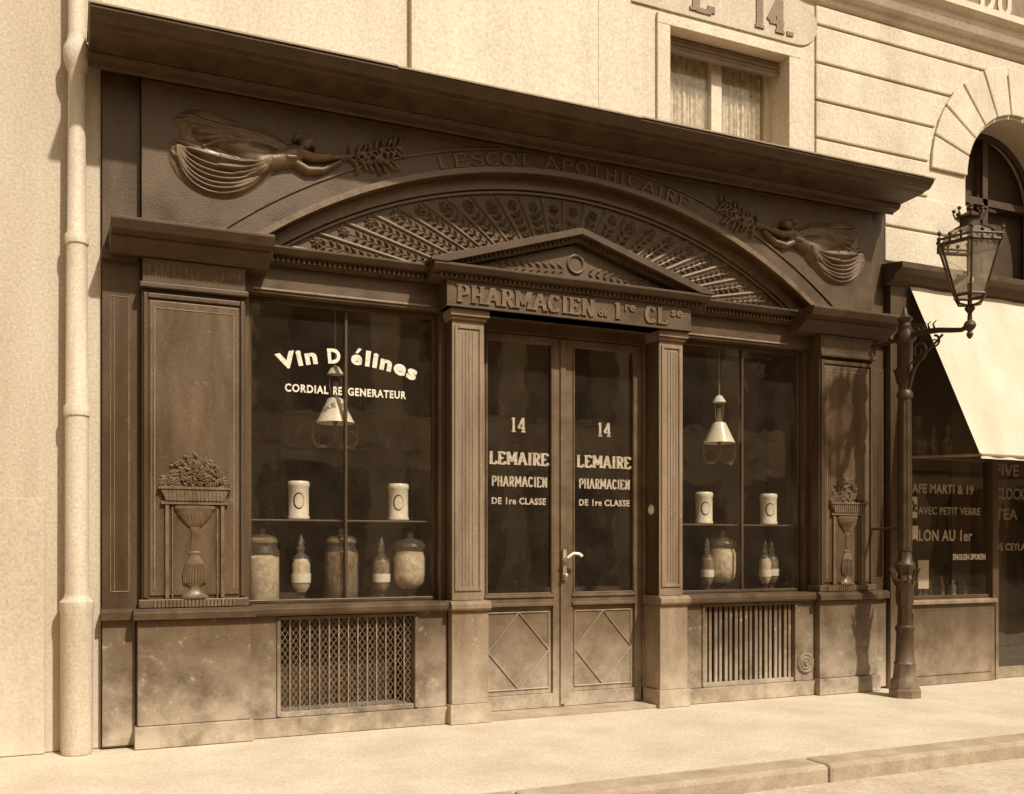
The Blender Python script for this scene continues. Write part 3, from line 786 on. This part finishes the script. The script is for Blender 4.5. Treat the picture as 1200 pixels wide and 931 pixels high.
def apoth_jar(x,h,r,kind,content,fill=.8,y=.42,z=.986):
    b=B(); g=M['jarglass']
    if kind=='wide':
        prof=[(r*.80,0),(r*.95,.01),(r,.03),(r,h*.60),(r*.98,h*.68),(r*.84,h*.74),(r*.82,h*.78),(r*.90,h*.79),(r*.90,h*.81)]
        b.lathe(0,0,prof,g,28)
        b.lathe(0,0,[(r*.9,.02),(r*.95,.03),(r*.95,h*.66*fill),(r*.5,h*.66*fill+.02),(.01,h*.66*fill+.02)],content,24)
        b.lathe(0,0,[(r*.92,h*.812),(r*.92,h*.84),(r*.66,h*.89),(r*.25,h*.91),(r*.12,h*.925),(r*.2,h*.95),(r*.22,h*.98),(r*.08,h)],g,24)
        b.lathe(0,0,[(r*.84,h*.80),(r*.84,h*.83),(r*.5,h*.87)],M['herb'],20)
    elif kind=='slim':
        prof=[(r*.95,0),(r*.95,.012),(r*.45,.03),(r*.40,.06),(r*.8,.10),(r,.14),(r*1.05,h*.58),(r*.9,h*.66),(r*.40,h*.72),(r*.38,h*.77),(r*.55,h*.78)]
        b.lathe(0,0,prof,g,20)
        b.lathe(0,0,[(r*.5,.09),(r*.92,.14),(r*.97,h*.56),(r*.7,h*.64)],content,18)
        b.lathe(0,0,[(r*.45,h*.782),(r*.5,h*.80),(r*.25,h*.83),(r*.42,h*.88),(r*.22,h*.95),(r*.05,h)],g,16)
        b.lathe(0,0,[(r*.85,.0),(r*.8,.008),(r*.2,.02)],M['herb'],16)
        b.lathe(0,0,[(r*1.055,h*.30),(r*1.06,h*.31),(r*1.075,h*.42),(r*1.07,h*.43)],M['porcelain'],20)
    else:
        prof=[(r*.75,0),(r*.75,.012),(r*.3,.04),(r*.28,.07),(r*.7,.11),(r*.97,.16),(r,.22),(r*1.02,h*.62),(r*.92,h*.68),(r*.90,h*.73),(r*1.0,h*.74),(r*1.0,h*.76)]
        b.lathe(0,0,prof,g,28)
        b.lathe(0,0,[(r*.5,.105),(r*.90,.16),(r*.95,.22),(r*.96,h*.62),(r*.8,h*.70),(.01,h*.71)],content,24)
        b.lathe(0,0,[(r*1.02,h*.762),(r*1.0,h*.80),(r*.75,h*.86),(r*.3,h*.89),(r*.12,h*.91),(r*.22,h*.94),(r*.2,h*.98),(r*.05,h)],g,24)
    b.done('apothecary_jar',None,smooth=True,loc=(x,y,z))
PW=M['powder']; HB=M['herb']
apoth_jar(1.395,.61,.138,'wide',PW,.92)
apoth_jar(1.705,.56,.074,'slim',PW)
apoth_jar(2.035,.61,.140,'wide',HB,1.0)
apoth_jar(2.376,.54,.070,'slim',HB)
apoth_jar(2.625,.59,.140,'urn',PW)
apoth_jar(5.66,.54,.062,'slim',HB)
apoth_jar(5.865,.62,.138,'urn',PW,y=.46)
apoth_jar(6.36,.52,.060,'slim',PW)
apoth_jar(6.50,.54,.078,'slim',HB,y=.50)
def pot(x,rz):
    b=B(); r=.088; h=.31
    b.lathe(0,0,[(r*.9,0),(r,.008),(r,.025),(r*.93,.035),(r*.93,h-.05),(r,h-.04),(r,h-.012),(r*.9,h),(r*.5,h+.004),(.005,h+.005)],M['porcelain'],32)
    vs=[];fs=[];n=28
    for i in range(n+1):
        a=2*PI*i/n
        for q in (0,1):
            wd=.004+.011*(0.5-0.5*math.cos(a))
            rr_=.052 if q==0 else .052-wd
            xx=rr_*math.cos(a)*.85; zz=.15+rr_*math.sin(a)*1.3
            th=xx/(r*.93)
            vs.append((r*.937*math.sin(th),-r*.937*math.cos(th),zz))
    for i in range(n): fs.append((2*i,2*i+2,2*i+3,2*i+1))
    b.add(vs,fs,M['crest'])
    o=b.done('porcelain_jar',None,smooth=True,loc=(x,.42,1.661),fixn=True); o.rotation_euler=(0,0,rz)
for x,rz_ in ((1.684,-.2),(2.524,-.32),(5.62,-.45),(6.40,-.5)): pot(x,rz_)

def gas_lamp(x):
    b=B(); I_=M['iron']
    b.tube([(0,0,.44),(0,0,.93)],.006,M['wire'],8)
    b.lathe(0,0,[(.004,.475),(.03,.462),(.055,.425),(.068,.40),(.062,.40),(.01,.445)],M['porcelain'],20)
    b.lathe(0,0,[(.022,.34),(.022,.19),(.028,.18)],M['lampglass'],12)
    b.lathe(0,0,[(.050,.205),(.062,.19),(.085,.135),(.122,.06),(.155,.0),(.158,.002),(.126,.065),(.09,.14),(.066,.195)],M['porcelain'],32)
    b.lathe(0,0,[(.012,.16),(.03,.10),(.03,.03),(.012,-.02),(.02,-.05),(.035,-.09),(.012,-.14),(.004,-.17)],I_,14)
    for sg in (-1,1):
        pts=[]
        for i in range(26):
            t=i/25*2.1*PI; r=.085*(1-.33*i/25)
            pts.append((sg*(.105+r*math.cos(t-1.2)),0,-.13+r*math.sin(t-1.2)))
        b.tube(pts,.0042,I_,6)
        b.tube([(0,0,-.14),(sg*.06,0,-.20),(sg*.14,0,-.20),(sg*.19,0,-.12),(sg*.185,0,.0)],.0038,I_,6)
        b.tube([(sg*.02,0,.17),(sg*.045,0,.28),(sg*.05,0,.36),(0,0,.45)],.003,M['wire'],6)
    b.done('hanging_gas_lamp',None,smooth=True,loc=(x,.42,2.455))
gas_lamp(1.985); gas_lamp(5.80)

# ================================================================= LEFT WALL + UPPER WALL
ab=empty('apartment_building')
b=B(); PL=M['plaster']; YW=.12
b.box(-14,.206,YW,.6,0,13,M['stone2'])
b.box(.207,2.60,YW+.001,.6,4.91,13,PL); 
b.box(2.60,5.0,YW-.03,.6,4.91,13,PL)
b.box(5.0,6.36,YW-.03,.6,4.91,5.10,PL); b.box(5.0,6.36,YW-.03,.6,6.2,13,PL)
b.box(6.36,6.70,YW-.03,.6,4.91,13,PL)
b.box(-14,-.16,YW-.05,YW,0,1.78,M['stone2'])
b.box(2.52,2.66,YW-.06,YW+.1,4.95,13,PL)
b.box(4.26,4.30,YW-.036,YW+.1,4.95,13,PL)
b.done('walls',ab,bevel=0.006)
b=B()
b.box(4.86,4.998,YW-.06,YW,4.95,6.2,PL); b.box(6.362,6.50,YW-.06,YW,4.95,6.2,PL); b.box(4.86,6.50,YW-.06,YW,6.202,6.30,PL)
b.done('window_surround',ab,bevel=0.006)
b=B(); WP=M['white_paint']
b.box(5.0,6.36,.34,.40,5.10,5.16,WP); b.box(5.0,5.06,.34,.40,5.16,6.2,WP); b.box(6.30,6.36,.34,.40,5.16,6.2,WP); b.box(5.64,5.76,.325,.40,5.16,6.2,WP)
for i in range(4): 
    b.box(5.02,6.34,.20+.004*(i%2),.235,6.05+i*.036,6.08+i*.036,M['shutter'])
b.add([(5.0,.37,5.1),(6.36,.37,5.1),(6.36,.37,6.2),(5.0,.37,6.2)],[(0,1,2,3)],M['lampglass'])
b.box(5.0,6.36,1.5,1.55,5.0,6.3,M['interior'])
b.done('upper_window',ab)
b=B()
for (x0,x1) in ((5.03,5.66),(5.74,6.33)):
    n=60; vs=[];fs=[]
    for i in range(n+1):
        x=x0+(x1-x0)*i/n
        yy=.41+.014*math.sin(i*.9)+.008*math.sin(i*2.3)
        vs+= [(x,yy,5.1),(x,yy,6.2)]
    for i in range(n): fs.append((2*i,2*i+2,2*i+3,2*i+1))
    b.add(vs,fs,M['cloth'])
b.done('lace_curtains',ab,smooth=True,fixn=False)
b=B()
poly=[(4.6,6.34)]+arc(6.48,6.56,.24,.22,-90,90,10)+[(4.6,6.78)]
b.prism(poly,.072,.088,M['stone2']); b.done('number_plaque',ab,bevel=0.004)
b=B()
slab(b,'E',5.24,5.48,6.40,6.72,.071,M['shutter'],depth=.010,w=.2)
slab(b,'14.',5.94,6.44,6.40,6.72,.071,M['shutter'],depth=.010,w=.2)
b.done('number_lettering',ab)

b=B(); px,py=.045,-.0
b.lathe(px,py,[(.10,0),(.105,.03),(.105,.98),(.112,1.0),(.112,1.06),(.085,1.09),(.078,1.12),(.076,2.35),(.086,2.36),(.086,2.42),(.074,2.44),(.068,3.55),(.078,3.56),(.078,3.62),(.062,3.64),(.056,4.75),(.066,4.78),(.085,4.84),(.088,4.92),(.066,4.97),(.056,5.02),(.056,13)],M['pipe'],20)
for z in (2.4,3.6,4.88):
    b.box(px-.02,px+.02,py,.118,z-.015,z+.015,M['pipe'])
b.done('drainpipe',None,smooth=True)

# ================================================================= RIGHT STONE BUILDING
sb=empty('stone_building')
b=B(); ST=M['stone']
AX,AR,AZ=9.55,.78,5.38
YS=YW-.02
pa=[(AX+AR*math.cos(t),AZ+AR*math.sin(t)) for t in [PI*i/24 for i in range(25)]]
poly=[(6.701,4.91),(6.701,6.80),(12.2,6.80),(12.2,4.34),(AX+AR,4.34)]+pa+[(AX-AR,4.34),(7.605,4.34),(7.605,4.91)]
b.prism(poly,YS,.7,ST)
b.box(6.701,18,YS,.7,6.802,13,ST)
b.box(12.201,18,YS,.7,0,6.80,ST)
b.done('walls',sb)
b=B()
ch=.372; z=4.37; gap=.022; RO=1.32
while z<6.75:
    z1=min(z+ch-gap,6.78)
    x0=7.606 if z<4.9 else 6.705
    def endx(zz):
        if zz<AZ: return AX-AR-.0
        d=zz-AZ
        return AX-math.sqrt(max(0,RO*RO-d*d)) if d<RO else AX
    if z1<=AZ+.05:
        b.box(x0,AX-AR,YS-.03,YS,z,z1,ST); b.box(AX+AR,12.2,YS-.03,YS,z,z1,ST)
    else:
        zz0=max(z,AZ+.001)
        xe0,xe1=endx(zz0)-.02,endx(z1)-.02
        if endx(z1)<AX-.05:
            b.prism([(x0,z),(xe0,z),(xe1,z1),(x0,z1)],YS-.03,YS,ST)
            b.prism([(2*AX-xe0,z),(12.2,z),(12.2,z1),(2*AX-xe1,z1)],YS-.03,YS,ST)
        else:
            b.box(x0,12.2,YS-.03,YS,z,z1,ST)
    z+=ch
nv=11
for i in range(nv):
    t0=PI*i/nv+.010; t1=PI*(i+1)/nv-.010
    q=[(AX+AR*math.cos(t0+(t1-t0)*k/4),AZ+.03+AR*math.sin(t0+(t1-t0)*k/4)) for k in range(5)]
    q2=[(AX+(RO-.02)*math.cos(t),AZ+.03+(RO-.02)*math.sin(t)) for t in (t1,(t0+t1)/2,t0)]
    b.prism(q+q2,YS-.035,YS,ST)
b.done('rusticated_courses',sb,bevel=0.012)
b=B()
b.ext_x([(YS,6.80),(YS-.05,6.82),(YS-.05,6.87),(YS-.12,6.90),(YS-.16,6.97),(YS-.16,7.02),(YS-.24,7.06),(YS-.24,7.13),(YS,7.20)],6.55,17.9,ST)
b.done('string_course',sb)
b=B()
b.box(8.6,12,YS-.02,YS,7.21,7.62,M['shutter'])
slab(b,'DU',8.95,9.45,7.26,7.55,YS-.021,M['stone'],depth=.012)
b.done('upper_sign',sb)
b=B()
b.box(AX-AR-.05,AX+AR+.05,.62,.66,4.3,6.3,M['interior'])
b.box(AX-.04,AX+.04,.50,.55,4.34,AZ+AR,M['wood']); b.box(AX-AR,AX+AR,.50,.55,AZ-.04,AZ+.04,M['wood'])
b.box(AX-AR,AX-AR+.07,.50,.55,4.34,AZ,M['wood']); b.box(AX+AR-.07,AX+AR,.50,.55,4.34,AZ,M['wood'])
b.tube([(AX+(AR-.03)*math.cos(t),.52,AZ+(AR-.03)*math.sin(t)) for t in [PI*i/20 for i in range(21)]],.035,M['wood'],6)
b.done('arched_window',sb)

# ================================================================= TEA ROOM STOREFRONT
cf=empty('tea_room_storefront')
b=B()
b.box(7.605,7.87,.0,.6,0,4.1,P)
b.ext_x([(0,4.10),(-.08,4.14),(-.12,4.20),(-.20,4.23),(-.20,4.29),(.1,4.335),(.1,4.10)],7.56,12.2,M['cornice'])
b.box(7.871,12.2,.04,.6,3.75,4.098,P)
b.box(7.871,9.12,.02,.3,0,.84,M['paint'])
b.box(7.92,9.07,.008,.02,.10,.76,M['paint'])
b.ext_x([(-.02,.842),(-.02,.875),(.01,.89),(.3,.89),(.3,.842)],7.872,9.12,M['pilaster'])
b.box(9.08,9.17,.01,.3,.892,3.748,P)
b.box(7.871,9.08,.05,.10,.892,.93,P)
b.box(9.171,9.22,.05,.2,0,3.748,P)
b.box(10.2,10.4,.03,.5,0,3.748,P)
b.box(9.22,10.2,.10,.15,0,.12,P)
b.box(10.4,12.2,.02,.3,0,.84,P); b.box(12.0,12.2,.02,.3,.84,3.748,P)
b.box(7.871,9.08,.06,.10,2.36,2.41,P)
b.done('carcass',cf,bevel=0.005)
b=B()
b.add([(7.87,.075,.9),(9.08,.075,.9),(9.08,.075,3.75),(7.87,.075,3.75)],[(0,1,2,3)],M['glass'])
b.add([(10.4,.075,.85),(12.0,.075,.85),(12.0,.075,3.75),(10.4,.075,3.75)],[(0,1,2,3)],M['glass'])
b.add([(9.22,.125,.12),(10.2,.125,.12),(10.2,.125,3.75),(9.22,.125,3.75)],[(0,1,2,3)],M['glass'])
b.done('glass',cf,fixn=False)
b=B()
b.box(7.7,12.2,2.4,2.5,-.1,4.1,I); b.box(7.7,12.2,.6,2.4,-.1,-.01,I); b.box(7.7,12.2,.6,2.4,4.0,4.1,I); b.box(12.1,12.2,.3,2.4,0,4.0,I)
b.box(7.7,7.8,.6,2.4,0,4,I)
b.box(7.88,9.08,.12,.5,.86,.90,M['wood']); b.box(7.88,9.08,.14,.42,2.40,2.42,M['wood'])
b.box(9.25,10.15,.7,.75,0,3,M['wood'])
b.done('tea_room_interior',cf)
rn=random.Random(4)
b=B()
for i in range(9):
    x=8.28+i*.085; h=rn.uniform(.16,.24)
    b.lathe(x,.28,[(.03,.901),(.032,.91),(.032,.9+h*.6),(.012,.9+h*.75),(.012,.9+h)],rn.choice([HB,PW,M['wood'],HB]),12)
for (x,r,h) in ((8.28,.10,.42),(8.50,.05,.30),(8.72,.07,.34)):
    b.lathe(x,.28,[(r,2.421),(r,2.42+h*.45),(r*.3,2.42+h*.62),(r*.3,2.42+h*.8),(r*.5,2.42+h)],M['jarglass'],16)
    b.lathe(x,.28,[(r*.85,2.43),(r*.85,2.42+h*.35),(.01,2.42+h*.36)],HB,16)
b.done('bottle_display',cf,smooth=True)
b=B()
b.lathe(0,0,[(.001,0),(.16,0),(.165,.02),(.15,.024),(.09,.01),(.001,.01)],M['letter_cream'],32)
o=b.done('serving_tray',cf,smooth=True,loc=(8.03,.26,1.09)); o.rotation_euler=(math.radians(80),0,0)
b=B(); b.box(7.90,8.04,.066,.070,1.74,1.96,M['canvas']); b.box(7.90,8.05,.066,.070,1.52,1.66,M['canvas']); b.box(8.1,8.25,.11,.114,1.0,1.30,M['canvas']); b.done('window_cards',cf)
yt=.074; LS=M['pilaster']
text_fit('window_lettering_a','CAFE MARTI & 19',7.70+.19,8.86,2.00,2.10,yt,LC,cf,bold=.02)
text_fit('window_lettering_b','20c',7.91,8.03,1.80,1.92,.065,M['iron'],cf,bold=.03)
text_fit('window_lettering_c','AVEC PETIT VERRE',8.06,8.96,1.78,1.86,yt,LC,cf,bold=.01)
text_fit('window_lettering_d','SALON AU 1er',7.90,8.84,1.50,1.62,yt,LC,cf,bold=.02)
text_fit('window_lettering_e','ENGLISH SPOKEN',8.56,9.04,1.30,1.365,yt,LW,cf,bold=.02)
yt=.124
text_fit('door_lettering_a','FIVE',9.25,9.62,2.22,2.35,yt,LS,cf,bold=.02)
text_fit('door_lettering_b','CLOCK',9.25,9.72,1.96,2.09,yt,LS,cf,bold=.02)
text_fit('door_lettering_c','TEA',9.25,9.60,1.74,1.86,yt,LS,cf,bold=.02)
text_fit('door_lettering_d','DE CEYLAN',9.25,9.80,1.40,1.48,yt,LS,cf,bold=.02)

aw=empty('awning')
b=B()
n=36; m_=10; vs=[];fs=[]
X0,X1=7.84,12.1
for j in range(m_+1):
    t=j/m_
    for i in range(n+1):
        x=X0+(X1-X0)*i/n
        y=-.03-.855*t; z=4.10-1.80*t-.04*math.sin(PI*t)+.006*math.sin(i*1.3+t*3)
        vs.append((x,y-.02*math.sin(PI*t),z))
for j in range(m_):
    for i in range(n): 
        a=j*(n+1)+i; fs.append((a,a+1,a+n+2,a+n+1))
b.add(vs,fs,M['canvas'])
vs=[];fs=[]
for i in range(n*3+1):
    x=X0+(X1-X0)*i/(n*3)
    vs+=[(x,-.885-.006*math.sin(i*.8),2.30),(x,-.89-.01*math.sin(i*.8),2.275)]
for i in range(n*3): fs.append((2*i,2*i+2,2*i+3,2*i+1))
b.add(vs,fs,M['canvas'])
b.done('awning_cloth',aw,smooth=True,fixn=False)
b=B()
for x in (X0+.01,X1-.01):
    b.tube([(x,.0,2.36),(x,-.88,2.31)],.014,M['wire'],8)
b.tube([(X0,-.88,2.31),(X1,-.88,2.31)],.016,M['wire'],8)
b.done('awning_frame',aw,smooth=True)

# ================================================================= STREET LAMP
sl=empty('street_lamp',(0,0,0)); I_=M['iron']; LX,LY=7.34,-.44
b=B()
b.lathe(LX,LY,[(.155,-.004),(.155,.07),(.14,.08),(.14,.15),(.115,.18),(.105,.30),(.11,.32),(.095,.34),(.083,.62),(.095,.64),(.095,.67),(.075,.69),(.068,.86),(.085,.90),(.092,.98),(.085,1.05),(.105,1.08),(.105,1.11),(.08,1.13),(.065,1.17),(.10,1.24),(.105,1.27),(.075,1.31),(.062,1.40)],I_,8,rot=PI/8)
b.lathe(LX,LY,[(.066,1.401),(.062,1.9),(.058,2.5),(.055,2.86),(.075,2.88),(.075,2.92),(.055,2.95),(.062,3.0),(.085,3.08),(.092,3.14),(.07,3.18),(.07,3.40),(.10,3.43),(.10,3.48),(.07,3.52),(.05,3.60),(.075,3.64),(.03,3.68),(.012,3.75)],I_,16)
for k in range(10):
    a=2*PI*k/10
    b.tube([(LX+.063*math.cos(a),LY+.063*math.sin(a),1.42),(LX+.056*math.cos(a),LY+.056*math.sin(a),2.84)],.009,I_,5,r1=.007)
for k in range(12):
    a=2*PI*k/12
    for (z,r,h) in ((1.10,.10,.14),(3.02,.062,.14)):
        b.tube([(LX+r*math.cos(a),LY+r*math.sin(a),z),(LX+(r+.02)*math.cos(a),LY+(r+.02)*math.sin(a),z+h*.6),(LX+(r+.045)*math.cos(a),LY+(r+.045)*math.sin(a),z+h)],.014,I_,5,r1=.005)
b.done('post',sl,smooth=True)
b=B(); AY=-1.19
arm=[(LX,LY-.05,3.46),(LX,LY-.2,3.47),(LX,LY-.4,3.45),(LX,LY-.55,3.42),(LX,LY-.66,3.40),(LX,AY,3.42)]
b.tube(arm,.030,I_,10,r1=.02)
b.tube([(LX,LY+.05,3.45),(LX,-.02,3.45)],.022,I_,8); b.tube([(LX,LY+.05,1.62),(LX,-.02,1.62)],.014,I_,8)
pts=[]
for i in range(30):
    t=i/29; a=-PI/2+t*2.6*PI; r=.10*(1-t*.75)
    pts.append((LX,LY-.17+r*math.cos(a)*-1,3.30+r*math.sin(a)))
b.tube([(LX,LY-.06,2.98),(LX,LY-.10,3.10)]+pts,.016,I_,7,r1=.008)
pts=[]
for i in range(24):
    t=i/23; a=PI/2-t*2.2*PI; r=.06*(1-t*.7)
    pts.append((LX,LY-.36-r*math.cos(a),3.37+r*math.sin(a)-.02))
b.tube(pts,.012,I_,7,r1=.006)
b.tube([(LX,LY-.08,3.20),(LX,LY-.28,3.28),(LX,LY-.45,3.40)],.012,I_,7)
for k in range(5):
    b.tube([(LX,LY-.12-.06*k,3.47),(LX,LY-.10-.06*k,3.52+.01*(k%2)),(LX,LY-.14-.06*k,3.55)],.012,I_,6,r1=.004)
b.done('bracket',sl,smooth=True)
b=B()
b.lathe(LX,AY,[(.004,3.30),(.022,3.32),(.03,3.345),(.018,3.37),(.04,3.39),(.055,3.42),(.045,3.45),(.022,3.47),(.018,3.53),(.04,3.56),(.045,3.58),(.02,3.60),(.02,3.64)],I_,16)
rb,rt=.135,.275; zb_,zt_=3.685,4.13
NS=6; rot=PI/6+.25
def cor(k,r): a=2*PI*k/NS+rot; return (LX+r*math.cos(a),AY+r*math.sin(a))
for k in range(NS):
    c0=cor(k,.02);c1=cor(k,.10);c2=cor(k,rb)
    b.tube([(c0[0],c0[1],3.60),(c1[0],c1[1],3.615),(c2[0],c2[1],zb_)],.011,I_,6)
    p=cor(k,rb);q=cor(k,rt); b.tube([(p[0],p[1],zb_),(q[0],q[1],zt_)],.010,I_,6)
    p2=cor(k+1,rb);q2=cor(k+1,rt)
    b.tube([(p[0],p[1],zb_),(p2[0],p2[1],zb_)],.016,I_,6)
    b.tube([(q[0],q[1],zt_),(q2[0],q2[1],zt_)],.018,I_,6)
    q3=cor(k,rt+.02);q4=cor(k+1,rt+.02)
    b.tube([(q3[0],q3[1],zt_+.045),(q4[0],q4[1],zt_+.045)],.012,I_,6)
    for j in range(3):
        f=(j)/3; fx=q3[0]+(q4[0]-q3[0])*f; fy=q3[1]+(q4[1]-q3[1])*f
        hh=.085 if j==0 else .05
        b.tube([(fx,fy,zt_+.0),(fx,fy,zt_+.045+hh*.6),(fx,fy,zt_+.045+hh)],.012,I_,5,r1=.003)
        b.sphere((fx,fy,zt_+.045+hh*.62),.019,I_,seg=8,rings=5)
    r0=cor(k,rt-.01); r1_=cor(k,.10)
    b.tube([(r0[0],r0[1],zt_+.01),(cor(k,.20)[0],cor(k,.20)[1],zt_+.11),(r1_[0],r1_[1],zt_+.17)],.010,I_,6)
b.lathe(LX,AY,[(.10,zt_+.163),(.085,zt_+.17),(.085,zt_+.24),(.11,zt_+.245),(.11,zt_+.265),(.075,zt_+.28),(.03,zt_+.31),(.012,zt_+.32)],I_,18)
for k in range(8):
    a=2*PI*k/8; x_,y_=LX+.11*math.cos(a),AY+.11*math.sin(a)
    b.tube([(x_,y_,zt_+.25),(LX+.135*math.cos(a),AY+.135*math.sin(a),zt_+.30),(LX+.12*math.cos(a),AY+.12*math.sin(a),zt_+.345)],.011,I_,5,r1=.004)
    b.sphere((LX+.13*math.cos(a),AY+.13*math.sin(a),zt_+.325),.018,I_,seg=8,rings=5)
b.sphere((LX,AY,zt_+.34),.03,I_)
b.tube([(LX,AY,3.62),(LX,AY,3.80)],.012,I_,8); b.lathe(LX,AY,[(.012,3.80),(.03,3.81),(.035,3.84),(.02,3.86),(.012,3.90)],M['porcelain'],12)
b.done('lantern',sl,smooth=True)
b=B()
for k in range(NS):
    p=cor(k,rb);q=cor(k,rt);p2=cor(k+1,rb);q2=cor(k+1,rt)
    b.add([(p[0],p[1],zb_),(p2[0],p2[1],zb_),(q2[0],q2[1],zt_),(q[0],q[1],zt_)],[(0,1,2,3)],M['lampglass'])
    m0=cor(k,.20);m1=cor(k+1,.20);n0=cor(k,.10);n1=cor(k+1,.10)
    b.add([(q[0],q[1],zt_+.01),(q2[0],q2[1],zt_+.01),(m1[0],m1[1],zt_+.105),(m0[0],m0[1],zt_+.105),(n1[0],n1[1],zt_+.165),(n0[0],n0[1],zt_+.165)],[(0,1,2,3),(3,2,4,5)],M['lampglass'])
b.done('lantern_glass',sl,fixn=False)

# ================================================================= OPPOSITE BUILDING (behind the camera, seen in reflections)
ob=empty('opposite_building')
b=B()
YO=-11.4
b.box(-30,60,YO-1,YO,-.1,7.6,M['opp'])
for fl in range(2):
    zb2=.4 if fl==0 else 4.2
    hh=2.6 if fl==0 else 2.2
    x=-28
    while x<57:
        b.box(x,x+1.1,YO,YO+.03,zb2,zb2+hh,M['interior'])
        b.box(x-.08,x+1.18,YO,YO+.12,zb2-.1,zb2-.01,M['opp'])
        for sg in (0,1):
            sx0=x-.58 if sg==0 else x+1.13
            b.box(sx0,sx0+.55,YO,YO+.02,zb2,zb2+hh,M['shutter'])
            z=zb2+.05
            while z<zb2+hh-.05:
                b.box(sx0+.05,sx0+.5,YO+.02,YO+.045,z,z+.05,M['shutter']); z+=.1
        x+=2.9
b.box(-30,60,YO,YO+.15,3.45,3.60,M['opp']); b.box(-30,60,YO,YO+.25,7.4,7.61,M['opp'])
b.done('facade',ob)

# ================================================================= LIGHT
el=math.radians(48); az=math.radians(20)
sv=Vector((math.sin(az)*math.cos(el),-math.cos(az)*math.cos(el),math.sin(el)))
sd=bpy.data.lights.new('sun','SUN'); sd.energy=4.9; sd.angle=math.radians(1.4); sd.color=(1,.97,.92)
so=bpy.data.objects.new('sun',sd); scene.collection.objects.link(so); so.rotation_euler=sv.to_track_quat('Z','Y').to_euler(); so.location=(5,-8,12)
w=bpy.data.worlds.new('World'); scene.world=w; w.use_nodes=True
nt=w.node_tree; bg=nt.nodes['Background']
sk=nt.nodes.new('ShaderNodeTexSky'); sk.sky_type='NISHITA'; sk.sun_disc=False; sk.sun_elevation=el; sk.sun_rotation=PI-az; sk.dust_density=3.0
bw=nt.nodes.new('ShaderNodeRGBToBW'); nt.links.new(sk.outputs[0],bw.inputs[0])
mm=nt.nodes.new('ShaderNodeMix'); mm.data_type='RGBA'; mm.blend_type='MULTIPLY'; mm.inputs[0].default_value=1
nt.links.new(bw.outputs[0],mm.inputs[6]); mm.inputs[7].default_value=(1,.90,.74,1)
nt.links.new(mm.outputs[2],bg.inputs[0]); bg.inputs[1].default_value=.15

# ================================================================= CAMERA
cd=bpy.data.cameras.new('camera'); co=bpy.data.objects.new('camera',cd); scene.collection.objects.link(co)
co.location=(0,-7.51,1.45); co.rotation_euler=(PI/2,0,math.radians(-24.26))
cd.sensor_width=36; cd.lens=34.5; cd.shift_y=.1454; cd.clip_start=.1; cd.clip_end=600
scene.camera=co
scene.view_settings.view_transform='Standard'; scene.view_settings.look='None'; scene.view_settings.exposure=0
